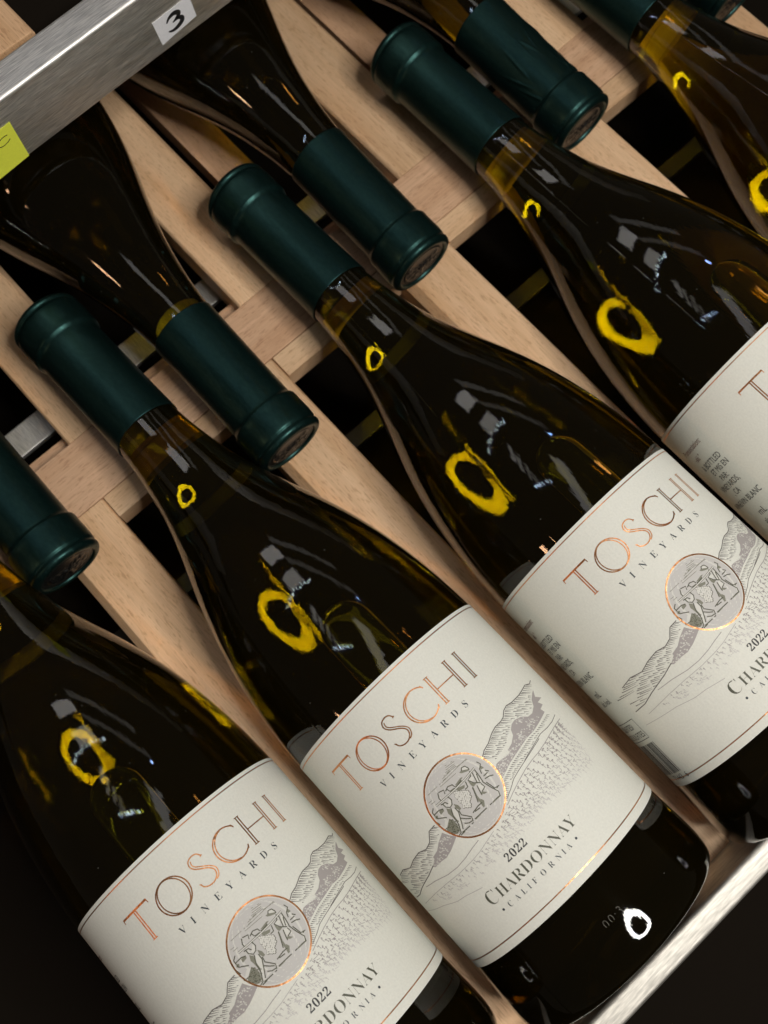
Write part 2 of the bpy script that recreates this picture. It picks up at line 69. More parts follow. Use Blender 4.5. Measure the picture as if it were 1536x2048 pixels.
ART={'ridge_top': [(49.3,33.85),(47.04,34.5),(44.05,33.74),(40.09,34.4),(37.58,34.72),(33.08,34.76),(30.42,34.33),(28.38,34.86),(26.41,36.25),(24.7,36.62),(21.95,36.64),(19.64,37.24),(16.47,38.73),(13.99,39.33),(12.12,40.45)],'shade_top': [(45.72,36.7),(43.55,38.73),(46.14,40.3),(42.42,40.58),(43.63,42.14),(40.81,42.72),(41.38,44.26),(36.86,45.1),(31.28,45.92),(27.45,45.87),(23.9,46.42),(20.55,46.97),(17.34,47.53),(14.56,48.38),(11.84,49.24),(12.5,45.91),(13.84,44.89),(15.7,44.89),(17.76,45.34),(19.85,45.21),(19.56,44.38),(22.13,43.75),(24.49,42.28),(25.33,40.65),(26.93,39.61),(28.79,39.31),(31.75,40.07),(33.88,41.59),(36.32,41.76),(39.19,40.56),(40.98,38.57),(44.13,37.17)],'slope_a': [(44.67,47.25),(40.66,48.07),(36.7,48.27),(32.55,48.03),(29.96,48.43),(26.43,49.11),(23.64,49.65),(21.29,50.2)],'slope_b': [(45.04,49.26),(39.4,49.7),(34.94,50.33),(31.0,50.98),(27.21,51.48),(23.34,51.69),(19.38,52.2),(15.01,53.3),(11.4,54.42),(7.58,55.83)],'slope_c': [(30.75,48.74),(25.02,49.67),(21.13,50.34),(17.44,51.02),(14.5,51.71),(11.81,53.13),(8.95,54.34)],'ridge_low': [(-13.63,44.94),(-16.6,45.13),(-19.21,47.67),(-22.09,48.47),(-25.54,47.67),(-30.05,48.24),(-34.16,49.41),(-39.22,48.37),(-45.13,49.18),(float("nan"),float("nan")),(float("nan"),float("nan")),(float("nan"),float("nan"))],'ridge_low_in': [(-48.97,58.0),(-42.62,57.78),(-37.27,56.44),(-29.17,54.87),(-24.64,53.53)],'shade_low': [(-13.46,48.13),(-12.17,50.28),(-10.61,51.84),(-13.03,52.9),(-15.38,53.82),(-18.21,54.48),(-20.89,54.27),(-24.15,54.39),(-25.05,53.83),(-22.22,52.28),(-22.26,51.69),(-19.18,51.02),(-16.7,49.51)],'foot_a': [(-34.82,57.06),(-28.44,57.49),(-22.38,58.54),(-17.58,58.78),(-13.08,58.35),(-9.83,57.7),(-6.24,57.2)],'foot_b': [(-44.75,61.09),(-32.92,60.36),(-25.42,60.27),(-18.2,60.53),(-12.63,60.34),(-8.45,59.95),(-3.86,59.01),(-0.89,58.41)],'foot_c': [(-50.07,63.45),(-34.2,64.86),(-27.17,66.44),(-22.8,66.76),(-15.95,68.13)],'field_l': [(44.41,49.55),(34.51,50.62),(26.86,51.76),(19.07,52.49),(13.5,54.15),(8.47,56.11),(2.94,58.1),(-2.95,59.28),(-10.33,60.56),(-18.55,60.83),(-27.67,60.67),(-40.55,61.12)],'field_r': [(44.46,51.39),(43.43,59.24),(41.88,66.04),(35.97,66.24),(28.27,64.94),(22.32,64.39),(17.47,63.38),(12.88,63.56),(7.27,64.34),(1.13,64.61),(-11.71,65.42),(-30.87,64.06)],'hatch': [[(44.53,33.99),(46.12,34.66),(47.87,35.32)],[(43.47,34.09),(45.1,34.89),(47.08,35.59)],[(42.23,34.32),(43.84,34.96),(45.36,35.7)],[(41.03,34.55),(42.96,35.47),(45.07,36.4)],[(39.79,34.79),(41.69,35.76),(43.8,36.72)],[(38.93,34.78),(40.86,35.76),(42.91,36.76)],[(37.82,34.88),(39.21,35.57),(40.55,36.32)],[(40.92,37.02),(41.64,37.29),(42.22,37.66)],[(36.37,35.04),(37.75,35.83),(39.22,36.6)],[(40.38,37.22),(41.01,37.56),(41.69,37.88)],[(35.28,34.98),(37.32,36.18),(39.56,37.36)],[(39.97,37.88),(40.41,38.07),(40.8,38.31)],[(34.01,35.07),(35.54,35.98),(37.13,36.9)],[(37.95,37.68),(39.09,38.25),(40.2,38.88)],[(32.76,35.0),(34.58,36.09),(36.45,37.22)],[(37.2,37.71),(38.62,38.44),(40.01,39.23)],[(31.58,34.61),(32.72,35.27),(33.79,36.0)],[(34.44,36.89),(35.38,37.45),(36.35,38.02)],[(36.72,38.39),(38.05,39.07),(39.32,39.83)],[(30.49,34.57),(31.92,35.49),(33.39,36.43)],[(33.54,37.11),(35.36,38.26),(37.36,39.37)],[(29.71,34.78),(30.79,35.48),(31.88,36.2)],[(32.03,36.61),(33.05,37.23),(34.06,37.88)],[(34.28,38.36),(35.15,38.9),(36.06,39.42)],[(37.1,40.06),(37.59,40.29),(38.01,40.57)],[(28.84,35.07),(30.23,36.02),(31.69,36.96)],[(32.24,37.57),(34.06,38.78),(36.07,39.92)],[(28.33,35.34),(29.35,35.95),(30.28,36.66)],[(30.85,37.15),(32.19,38.06),(33.62,38.93)],[(34.01,39.64),(34.89,40.13),(35.72,40.67)],[(27.78,35.73),(29.13,36.67),(30.52,37.6)],[(30.83,38.16),(32.28,39.22),(33.96,40.17)],[(34.11,40.6),(34.56,40.87),(35.0,41.15)],[(27.29,36.07),(28.57,37.0),(29.94,37.89)],[(30.22,38.43),(31.34,39.21),(32.54,39.95)],[(26.85,36.38),(28.31,37.43),(29.84,38.45)],[(30.36,39.17),(30.78,39.35),(31.06,39.64)],[(26.03,36.63),(26.93,37.23),(27.78,37.87)],[(28.07,38.22),(28.75,38.6),(29.32,39.08)],[(25.34,36.74),(26.69,37.77),(28.15,38.74)],[(24.44,36.85),(25.87,38.0),(27.47,39.04)],[(23.58,36.81),(24.76,37.65),(25.92,38.53)],[(22.67,36.83),(23.53,37.41),(24.32,38.06)],[(24.83,38.66),(25.51,39.2),(26.26,39.7)],[(21.9,36.93),(23.24,38.0),(24.68,39.01)],[(24.99,39.58),(25.41,39.77),(25.68,40.09)],[(21.1,37.22),(21.79,37.67),(22.38,38.2)],[(23.07,38.91),(24.13,39.65),(25.14,40.45)],[(20.45,37.38),(21.75,38.39),(23.08,39.39)],[(23.57,39.88),(24.07,40.26),(24.58,40.64)],[(19.9,37.46),(21.07,38.34),(22.22,39.25)],[(22.31,39.69),(23.16,40.26),(23.92,40.91)],[(19.29,37.77),(20.63,38.95),(22.15,39.99)],[(22.69,40.63),(23.06,40.84),(23.34,41.13)],[(18.66,38.1),(19.65,38.86),(20.63,39.64)],[(20.97,40.1),(21.83,40.77),(22.7,41.43)],[(18.25,38.22),(19.17,38.95),(20.1,39.68)],[(20.54,40.45),(21.37,41.01),(22.11,41.66)],[(17.74,38.45),(19.05,39.51),(20.41,40.56)],[(20.89,41.33),(21.36,41.69),(21.83,42.06)],[(17.11,38.79),(18.1,39.54),(19.06,40.34)],[(19.28,40.61),(19.92,41.16),(20.62,41.66)],[(20.71,42.12),(20.95,42.32),(21.2,42.5)],[(16.56,38.98),(17.42,39.7),(18.31,40.39)],[(18.77,40.99),(19.76,41.83),(20.83,42.6)],[(15.87,39.18),(16.6,39.72),(17.27,40.32)],[(17.7,40.72),(18.38,41.26),(19.06,41.8)],[(19.49,42.39),(19.84,42.55),(20.06,42.83)],[(15.25,39.3),(16.21,40.09),(17.18,40.87)],[(17.6,41.55),(18.49,42.26),(19.4,42.97)],[(14.55,39.52),(15.55,40.42),(16.65,41.22)],[(16.95,41.77),(17.86,42.43),(18.69,43.16)],[(13.96,39.75),(15.26,40.9),(16.67,41.95)],[(16.99,42.52),(17.51,42.88),(17.96,43.3)],[(13.5,40.02),(14.75,41.05),(16.01,42.07)],[(16.4,42.66),(16.8,43.02),(17.25,43.34)],[(13.12,40.2),(14.3,41.27),(15.6,42.23)],[(15.74,42.66),(16.14,43.02),(16.59,43.35)],[(12.5,40.63),(13.2,41.17),(13.86,41.76)],[(14.46,42.36),(15.17,42.88),(15.81,43.47)],[(12.13,40.92),(13.35,41.93),(14.58,42.94)],[(14.67,43.42),(14.92,43.63),(15.18,43.83)],[(-14.45,45.23),(-12.46,46.54)],[(-15.19,45.18),(-13.72,46.13)],[(-16.08,45.26),(-13.69,46.8)],[(-16.63,45.56),(-14.78,46.73)],[(-17.07,46.0),(-15.71,46.85)],[(-15.08,47.61),(-14.64,47.89)],[(-17.55,46.45),(-15.19,47.92)],[(-17.91,46.82),(-15.82,48.11)],[(-18.27,47.17),(-16.09,48.5)],[(-18.86,47.72),(-16.84,48.94)],[(-19.41,47.99),(-17.39,49.19)],[(-20.03,48.1),(-18.27,49.13)],[(-20.78,48.31),(-18.91,49.39)],[(-21.55,48.53),(-19.26,49.84)],[(-23.11,48.41),(-20.96,49.59)],[(-24.76,47.88),(-22.79,48.91)],[(-22.63,49.3),(-20.55,50.44)],[(-25.98,47.91),(-23.76,49.03)],[(-23.26,49.82),(-21.59,50.71)],[(-27.04,48.07),(-24.27,49.42)],[(-23.63,50.16),(-21.76,51.15)],[(-28.2,48.27),(-25.09,49.75)],[(-24.74,50.33),(-22.41,51.54)],[(-29.13,48.29),(-26.96,49.28)],[(-26.44,50.04),(-23.58,51.46)],[(-30.11,48.49),(-27.84,49.49)],[(-27.58,50.03),(-25.6,50.97)],[(-24.72,51.56),(-23.5,52.18)],[(-31.09,48.81),(-28.58,49.87)],[(-27.76,50.45),(-25.98,51.28)],[(-25.27,51.99),(-24.1,52.57)],[(-31.91,49.01),(-28.5,50.43)],[(-28.24,51.05),(-25.71,52.22)],[(-25.52,52.76),(-24.88,53.07)],[(-32.93,49.31),(-29.69,50.59)],[(-29.31,51.08),(-26.21,52.48)],[(-34.82,49.22),(-30.44,50.86)],[(-29.8,51.78),(-27.28,52.89)],[(-39.03,48.61),(-35.54,49.63)],[(-34.48,50.16),(-30.4,51.69)],[(-29.81,52.47),(-26.87,53.76)],[(-40.56,48.82),(-37.37,49.66)],[(-36.7,50.16),(-32.46,51.59)],[(-31.82,52.21),(-29.55,53.12)],[(-28.9,53.75),(-27.89,54.19)],[(-42.63,49.17),(-38.98,50.0)],[(-38.32,50.35),(-34.86,51.39)],[(-34.01,51.96),(-30.61,53.23)],[(-29.94,53.7),(-28.49,54.31)],[(-44.61,49.43),(-38.21,50.8)],[(-37.23,51.34),(-32.83,52.78)],[(-32.61,53.39),(-29.8,54.48)],[(-45.57,49.83),(-39.58,50.98)],[(-38.41,51.67),(-34.86,52.72)],[(-34.38,53.32),(-30.96,54.56)],[(-46.99,50.32),(-39.07,51.76)],[(-38.56,52.29),(-35.75,53.09)],[(-34.69,53.73),(-31.21,54.97)],[(-49.72,51.01),(-42.06,51.98)],[(-40.47,52.62),(-35.31,54.02)],[(-34.85,54.41),(-32.35,55.26)],[(-52.05,51.47),(-42.08,52.5)],[(-41.29,52.95),(-35.81,54.36)],[(-35.19,55.26),(-33.82,55.71)],[(float("nan"),float("nan")),(-43.47,53.07)],[(-42.16,53.7),(-35.81,55.28)],[(float("nan"),float("nan")),(-42.82,53.86)],[(-41.42,54.4),(-36.07,55.74)],[(float("nan"),float("nan")),(-44.81,54.25)],[(-43.32,54.76),(-38.29,55.83)],[(float("nan"),float("nan")),(-52.32,54.45)],[(-48.21,54.88),(-41.28,55.84)],[(float("nan"),float("nan")),(-45.27,55.5)],[(-43.51,56.17),(-40.17,56.81)],[(float("nan"),float("nan")),(-48.73,55.95)],[(-46.69,56.49),(-42.04,57.14)],[(float("nan"),float("nan")),(-44.74,57.13)],[(40.66,45.36),(42.38,45.97)],[(39.43,45.53),(41.47,46.37)],[(38.25,45.7),(40.07,46.45)],[(37.12,45.86),(38.93,46.66)],[(35.96,45.99),(37.45,46.62)],[(34.85,46.13),(36.85,47.12)],[(33.77,46.26),(35.65,47.21)],[(32.72,46.39),(34.08,47.01)],[(31.7,46.52),(32.94,47.08)],[(30.5,46.5),(31.48,46.89)],[(31.57,47.43),(32.34,47.7)],[(29.34,46.49),(30.32,46.89)],[(30.41,47.43),(31.22,47.75)],[(28.2,46.47),(29.34,47.01)],[(29.43,47.55),(30.34,47.96)],[(27.22,46.56),(28.81,47.48)],[(26.31,46.69),(27.81,47.56)],[(27.9,48.09),(28.62,48.38)],[(25.42,46.83),(27.04,47.81)],[(27.13,48.34),(27.79,48.58)],[(24.55,46.96),(26.05,47.86)],[(23.69,47.1),(25.13,47.97)],[(25.21,48.5),(26.09,48.94)],[(22.84,47.24),(24.67,48.45)],[(22.0,47.38),(23.68,48.48)],[(23.76,49.01),(24.39,49.25)],[(21.17,47.51),(22.57,48.39)],[(22.65,48.92),(23.56,49.41)],[(20.35,47.65),(21.93,48.69)],[(22.01,49.22),(22.73,49.56)],[(19.54,47.79),(20.64,48.42)],[(20.72,48.95),(21.92,49.72)],[(18.73,47.93),(20.46,49.12)],[(20.54,49.65),(21.12,49.87)],[(17.94,48.07),(19.41,49.05)],[(19.49,49.57),(20.33,50.04)],[(17.2,48.26),(18.45,49.04)],[(18.53,49.57),(19.56,50.2)],[(16.5,48.47),(17.87,49.37)],[(17.95,49.89),(18.79,50.37)],[(15.81,48.68),(16.86,49.3)],[(16.93,49.82),(18.03,50.53)],[(15.11,48.89),(16.24,49.59)],[(16.32,50.11),(17.27,50.7)],[(14.43,49.11),(15.45,49.71)],[(15.53,50.23),(16.53,50.87)],[(13.74,49.32),(15.01,50.15)],[(15.09,50.68),(15.8,51.04)],[(13.06,49.53),(14.48,50.5)],[(14.55,51.02),(15.07,51.22)],[(12.39,49.75),(13.57,50.51)],[(13.65,51.03),(14.34,51.39)],[(11.87,50.1),(12.67,50.52)],[(11.52,50.62),(12.7,51.49)],[(11.11,51.02),(12.28,51.89)],[(10.71,51.42),(11.87,52.29)],[(10.3,51.83),(11.46,52.69)],[(9.89,52.23),(11.06,53.09)],[(9.49,52.63),(10.65,53.49)],[(9.08,53.03),(10.24,53.89)],[(8.68,53.43),(9.84,54.29)],[(8.28,53.83),(9.43,54.69)],[(7.88,54.23),(9.03,55.09)]],'speck': [[(31.55,42.08),(31.96,42.32)],[(19.24,45.46),(19.57,45.7)],[(34.45,43.05),(34.89,43.29)],[(15.36,46.09),(15.67,46.33)],[(25.93,43.02),(26.29,43.26)],[(15.23,46.65),(15.55,46.89)],[(33.03,43.14),(33.46,43.39)],[(19.42,44.86),(19.75,45.1)],[(29.59,40.51),(29.99,40.75)],[(33.87,42.7),(34.3,42.94)],[(31.96,45.14),(32.37,45.39)],[(16.07,47.14),(16.39,47.38)],[(31.73,40.65),(32.15,40.89)],[(12.52,47.42),(12.83,47.66)],[(13.73,46.15),(14.05,46.38)],[(26.77,44.57),(27.14,44.81)],[(31.16,43.87),(31.56,44.12)],[(14.74,46.72),(15.06,46.95)],[(25.2,44.01),(25.56,44.25)],[(15.59,46.1),(15.91,46.34)],[(31.16,43.75),(31.57,43.99)],[(17.13,45.78),(17.45,46.01)],[(31.5,43.59),(31.92,43.84)],[(23.72,45.43),(24.08,45.67)],[(29.85,40.88),(30.25,41.12)],[(19.71,46.38),(20.04,46.62)],[(24.44,45.6),(24.8,45.84)],[(25.73,43.71),(26.1,43.95)],[(25.86,45.49),(26.23,45.73)],[(20.11,44.89),(20.45,45.12)],[(18.38,45.36),(18.71,45.6)],[(31.09,43.25),(31.5,43.5)],[(31.61,39.97),(32.02,40.21)],[(28.94,43.35),(29.32,43.6)],[(15.83,46.36),(16.15,46.59)],[(20.99,44.81),(21.33,45.05)],[(34.53,43.81),(34.97,44.06)],[(36.83,43.92),(37.3,44.17)],[(13.2,46.73),(13.51,46.96)],[(30.45,44.59),(30.85,44.83)],[(19.51,46.19),(19.84,46.43)],[(26.2,44.4),(26.56,44.65)],[(33.62,44.01),(34.05,44.25)],[(14.33,45.82),(14.65,46.06)],[(23.73,45.36),(24.08,45.6)],[(25.81,44.09),(26.18,44.33)],[(21.61,45.79),(21.95,46.03)],[(19.07,45.96),(19.39,46.2)],[(27.33,45.44),(27.71,45.68)],[(23.0,43.9),(23.35,44.14)],[(32.7,44.76),(33.12,45.01)],[(14.79,47.74),(15.1,47.97)],[(13.2,47.68),(13.52,47.91)],[(13.3,48.18),(13.61,48.41)],[(23.33,45.54),(23.68,45.77)],[(12.42,48.59),(12.73,48.82)],[(12.79,47.37),(13.1,47.6)],[(16.66,45.65),(16.98,45.88)],[(18.27,45.02),(18.59,45.25)],[(27.13,43.36),(27.5,43.61)],[(17.07,46.52),(17.4,46.75)],[(30.09,41.22),(30.49,41.47)],[(29.85,40.37),(30.24,40.61)],[(18.52,46.78),(18.85,47.01)],[(13.83,46.88),(14.14,47.12)],[(26.55,43.82),(26.92,44.06)],[(21.16,45.13),(21.5,45.37)],[(27.09,43.57),(27.46,43.81)],[(14.63,45.91),(14.94,46.14)],[(14.0,45.32),(14.32,45.55)],[(-13.84,50.78),(-13.49,51.0)],[(-18.98,51.73),(-18.59,51.95)],[(-14.17,49.56),(-13.81,49.78)],[(-20.93,53.17),(-20.53,53.39)],[(-23.38,54.06),(-22.95,54.28)],[(-24.04,53.65),(-23.6,53.87)],[(-16.18,49.61),(-15.81,49.83)],[(-17.33,51.69),(-16.96,51.91)],[(-13.01,50.49),(-12.66,50.71)],[(-14.22,50.03),(-13.87,50.26)],[(-14.03,52.0),(-13.68,52.23)],[(-17.45,51.43),(-17.08,51.66)],[(-13.34,50.14),(-12.99,50.37)],[(-18.5,53.16),(-18.12,53.38)],[(-22.26,53.98),(-21.84,54.2)],[(-16.32,50.24),(-15.96,50.47)],[(-19.88,53.75),(-19.49,53.97)],[(-16.58,53.16),(-16.21,53.38)],[(-18.81,52.04),(-18.42,52.26)],[(-16.0,49.55),(-15.63,49.77)],[(-18.02,53.7),(-17.64,53.92)],[(-22.68,53.63),(-22.26,53.85)],[(-18.2,53.83),(-17.82,54.05)],[(-21.17,53.53),(-20.76,53.75)],[(-16.58,52.04),(-16.21,52.26)],[(-15.43,50.01),(-15.07,50.23)]],'vig': {'pole': [(-8.85,41.12),(-4.8,41.36),(-0.38,41.53),(3.68,41.43),(8.06,41.0)],'sky': [[(1.78,34.27),(4.44,34.88)],[(1.51,34.83),(4.88,35.3)],[(1.11,35.4),(4.47,35.86)],[(0.48,35.89),(4.2,36.28)],[(4.09,36.98),(8.24,37.65)],[(-2.49,37.3),(4.95,37.25),(8.15,37.3)],[(-1.5,36.6),(1.94,36.58)],[(-8.43,37.07),(-4.32,37.11)],[(-3.51,37.17),(-0.62,37.15)],[(-3.63,37.87),(2.85,38.24)],[(-10.04,38.9),(-8.65,39.02)],[(-9.69,39.73),(-8.0,39.86)],[(-0.65,36.32),(1.93,36.3)],[(0.65,36.45),(4.36,36.7)]],'dark_line': [[(-8.32,52.28),(-6.67,52.39),(-3.53,52.42)],[(-9.22,52.57),(-7.41,52.54)],[(-2.54,52.0),(-0.04,52.04),(2.44,52.1)],[(3.78,52.16),(6.59,52.16),(8.14,52.29)],[(-5.83,44.69),(-6.92,46.91),(-7.39,49.66),(-8.64,52.01),(-9.77,52.24)],[(-4.77,45.37),(-4.84,47.16),(-6.48,50.2),(-7.45,51.72)],[(-4.42,46.74),(-4.72,48.32),(-2.8,50.84),(-3.4,52.14)],[(-5.81,48.68),(-4.42,50.17),(-3.3,51.05)],[(-5.86,50.74),(-4.72,51.61),(-3.48,51.8)],[(3.51,44.75),(2.61,47.1),(1.69,49.16)],[(4.94,45.3),(4.31,47.36),(4.07,48.46)],[(6.23,45.71),(6.42,47.22),(4.88,47.64)],[(7.65,41.41),(7.43,43.63),(7.08,45.7)],[(6.2,40.59),(5.39,41.98),(3.99,42.26),(4.76,44.06),(6.43,45.5)],[(7.26,42.66),(6.6,44.19),(6.35,45.02)],[(6.51,41.42),(6.01,43.36),(5.63,44.6)],[(-4.06,41.49),(-3.85,43.01),(-4.68,44.12),(-5.85,44.41),(-6.79,43.31),(-6.85,41.93)],[(-7.45,41.94),(-5.94,42.2),(-5.46,43.16)],[(6.93,45.57),(7.59,48.32),(8.53,51.06),(8.0,52.16)],[(7.67,46.53),(8.34,49.56),(9.91,49.97),(8.71,50.04)],[(9.75,40.15),(10.22,41.41),(8.96,42.38),(8.43,43.77)],[(4.44,38.93),(5.12,38.23),(6.2,38.57),(6.59,39.61),(6.47,40.31)],[(-5.65,38.72),(-6.48,40.12),(-6.43,41.23)],[(-5.36,38.72),(-3.57,39.26),(-4.11,40.38)],[(-3.4,39.96),(-1.97,39.39),(-0.51,39.93),(-0.33,40.9)],[(-2.68,39.81),(-2.34,40.92),(-0.6,41.18)],[(-10.09,40.99),(-11.3,41.84),(-11.39,43.09)],[(-11.38,43.37),(-11.33,44.2),(-10.37,44.74),(-8.78,45.83)],[(-12.42,44.63),(-12.03,46.01)],[(8.07,45.56),(9.5,45.84),(10.8,46.53)],[(8.32,44.74),(10.03,44.73)],[(9.86,43.76),(10.61,44.73)],[(-1.68,50.28),(1.01,49.85),(2.57,49.98)],[(-0.96,50.41),(1.04,50.67)],[(3.13,41.99),(2.62,43.65),(1.49,43.66)],[(2.52,40.89),(0.82,41.17),(-0.18,41.04)],[(-12.57,47.96),(-10.19,48.33)],[(-11.25,42.67),(-9.08,42.65),(-7.84,43.19)]],'dark_fill': [[(3.58,38.8),(4.58,38.79),(5.59,39.48),(6.75,40.17),(6.12,40.38),(4.9,39.9),(3.96,39.42)],[(3.99,42.26),(4.32,43.64),(5.21,44.74),(3.94,44.89),(3.63,44.06),(3.73,43.09)],[(3.91,44.06),(3.54,45.58),(2.9,47.37),(2.8,48.61),(2.71,49.84),(2.48,51.35),(1.77,51.35),(2.01,49.98),(2.1,48.75),(2.75,47.23),(3.12,45.72)],[(-6.92,43.73),(-6.13,44.69),(-6.65,46.35),(-6.82,49.11),(-7.3,48.43),(-7.38,46.77),(-7.6,45.26)],[(-8.52,46.58),(-7.78,47.74),(-7.71,49.39),(-8.37,51.19),(-9.72,51.62),(-11.0,50.82),(-11.72,48.91),(-11.44,48.35)],[(-11.32,43.02),(-10.59,43.5),(-11.02,44.2),(-11.9,43.86)],[(-4.24,44.26),(-3.46,45.49),(-3.4,46.87),(-4.12,47.01),(-4.61,45.78)],[(-0.05,40.62),(2.64,40.19),(3.5,40.46),(1.11,41.17)],[(9.79,41.55),(10.1,42.38),(10.19,43.0),(9.11,42.8),(9.24,42.38)],[(2.95,48.74),(3.42,49.97),(2.61,51.07),(2.43,50.11)],[(4.34,52.16),(8.28,52.16),(8.08,52.5),(4.91,52.43)],[(-0.58,41.74),(0.42,41.87),(2.3,42.55),(1.61,43.24),(-0.4,42.7)],[(-9.38,42.93),(-7.7,43.05),(-7.96,43.88),(-9.63,44.04)],[(-2.54,52.0),(-0.32,52.05),(-0.31,52.32),(-2.45,52.34)],[(3.9,47.78),(4.88,47.64),(5.91,48.87),(4.92,48.74)]],'light_fill': [[(4.8,45.16),(6.44,45.77),(6.42,47.22),(4.74,47.5)],[(5.25,41.84),(5.99,42.81),(5.31,43.5),(4.15,42.95),(4.41,42.12)],[(-5.53,44.96),(-4.75,45.92),(-4.97,47.57),(-6.61,50.61),(-7.83,51.66),(-8.95,51.74),(-7.54,49.8),(-7.04,47.6)],[(-4.04,42.04),(-4.26,43.7),(-5.41,44.27),(-6.04,43.45)],[(7.22,41.55),(7.27,42.94),(6.92,45.29),(5.63,44.6),(6.15,43.22)],[(4.72,38.93),(5.27,38.37),(6.13,38.64),(6.52,39.54),(6.39,39.96),(5.62,39.45)],[(-10.14,46.26),(-8.74,46.65),(-10.68,47.93),(-12.4,48.09)],[(-6.14,51.02),(-5.38,51.69),(-6.99,51.85)]],'grape': [(-1.59,42.22),(-1.01,42.55),(-0.5,42.95),(0.08,43.41),(0.66,43.8),(1.07,44.18),(1.57,44.64),(-1.64,42.91),(-1.03,43.2),(-0.56,43.66),(-0.01,44.03),(0.47,44.53),(0.96,44.85),(1.53,45.27),(-2.07,43.27),(-1.48,43.57),(-0.91,44.0),(-0.51,44.43),(0.07,44.77),(0.6,45.32),(1.11,45.6),(-2.12,43.79),(-1.68,44.29),(-1.09,44.59),(-0.53,45.0),(-0.03,45.52),(0.55,45.95),(1.14,46.29),(-2.11,44.64),(-1.53,44.95),(-0.94,45.4),(-0.38,45.79),(0.01,46.27),(0.53,46.66),(-2.2,45.31),(-1.57,45.73),(-1.03,46.01),(-0.44,46.5),(-0.05,46.92),(-1.91,46.03),(-1.42,46.5),(-0.91,46.8),(-0.48,47.31),(-2.06,46.65),(-1.55,47.05),(-1.08,47.56),(-0.5,47.86),(-2.51,47.17),(-1.89,47.5),(-1.51,47.91),(-0.94,48.31)],'fleck': [[(-8.19,47.37),(-7.86,47.45)],[(-10.28,49.53),(-9.94,49.61)],[(-8.56,50.02),(-8.22,50.09)],[(-9.33,49.2),(-8.99,49.28)],[(-9.37,49.14),(-9.03,49.22)],[(-7.34,49.08),(-7.01,49.16)],[(-10.16,50.63),(-9.82,50.71)],[(-7.24,49.06),(-6.9,49.13)],[(-8.88,51.21),(-8.54,51.29)],[(-9.31,47.74),(-8.97,47.82)],[(-8.58,47.21),(-8.25,47.29)],[(-7.57,50.01),(-7.23,50.09)],[(-6.98,48.93),(-6.65,49.01)],[(-11.57,49.12),(-11.22,49.2)],[(-9.79,51.26),(-9.45,51.33)],[(-8.69,49.67),(-8.35,49.75)],[(-7.2,48.62),(-6.87,48.7)],[(-8.83,49.1),(-8.49,49.18)],[(-10.38,48.65),(-10.04,48.73)],[(-9.61,48.79),(-9.27,48.86)],[(-8.91,48.36),(-8.58,48.44)],[(-9.8,49.14),(-9.46,49.22)],[(-9.12,51.52),(-8.78,51.6)],[(-9.14,50.96),(-8.8,51.04)],[(-11.14,50.05),(-10.79,50.13)],[(-8.61,47.56),(-8.28,47.64)],[(-9.81,49.84),(-9.47,49.92)],[(-9.98,49.23),(-9.64,49.3)],[(-11.12,50.02),(-10.77,50.09)],[(-9.18,49.0),(-8.84,49.08)],[(-10.15,50.32),(-9.81,50.4)],[(-7.89,50.37),(-7.56,50.45)],[(-9.63,49.38),(-9.29,49.45)],[(-10.06,47.97),(-9.72,48.05)],[(-9.0,50.76),(-8.67,50.84)],[(-11.4,49.18),(-11.05,49.26)],[(-10.88,50.29),(-10.54,50.37)],[(-8.62,48.05),(-8.29,48.13)],[(-10.13,50.39),(-9.79,50.46)],[(-10.41,50.07),(-10.06,50.15)],[(-8.14,49.26),(-7.8,49.34)],[(-9.67,48.73),(-9.33,48.81)],[(-9.01,48.58),(-8.67,48.65)],[(-9.83,50.6),(-9.49,50.67)],[(-7.84,48.35),(-7.5,48.43)],[(-9.49,48.16),(-9.15,48.24)],[(-7.74,48.41),(-7.4,48.48)],[(-9.71,47.7),(-9.37,47.78)],[(-8.3,47.33),(-7.96,47.4)],[(-10.27,50.47),(-9.93,50.55)],[(-9.73,49.93),(-9.39,50.01)],[(-9.24,50.89),(-8.9,50.97)],[(-7.83,49.95),(-7.5,50.03)],[(-7.5,48.51),(-7.17,48.59)],[(-7.74,49.7),(-7.4,49.78)],[(-10.35,50.24),(-10.01,50.31)],[(-8.77,47.8),(-8.43,47.87)],[(-8.54,50.2),(-8.2,50.28)],[(-8.83,46.87),(-8.49,46.94)],[(-8.05,47.42),(-7.72,47.5)]]}}
# ------------------------------------------------------------------ helpers
def link(o, parent=None):
    sc.collection.objects.link(o)
    if parent is not None: o.parent = parent
    return o
def empty(name, M, label, cat, group=None):
    o = bpy.data.objects.new(name, None); link(o); o.matrix_world = M
    o.empty_display_size = 0.02
    o['label'] = label; o['category'] = cat
    if group: o['group'] = group
    return o
def mesh(name, verts, faces, mats, idx=None, smooth=False):
    me = bpy.data.meshes.new(name); me.from_pydata(verts, [], faces)
    for mt in (mats if isinstance(mats, list) else [mats]): me.materials.append(mt)
    if idx: me.polygons.foreach_set('material_index', idx)
    if smooth: me.polygons.foreach_set('use_smooth', [True] * len(me.polygons))
    me.update(); return me
def obj(name, me, parent=None, **kw):
    o = bpy.data.objects.new(name, me); link(o, parent)
    for k, v in kw.items(): o[k] = v
    return o
def recalc(me):
    bm = bmesh.new(); bm.from_mesh(me); bmesh.ops.recalc_face_normals(bm, faces=bm.faces); bm.to_mesh(me); bm.free(); return me
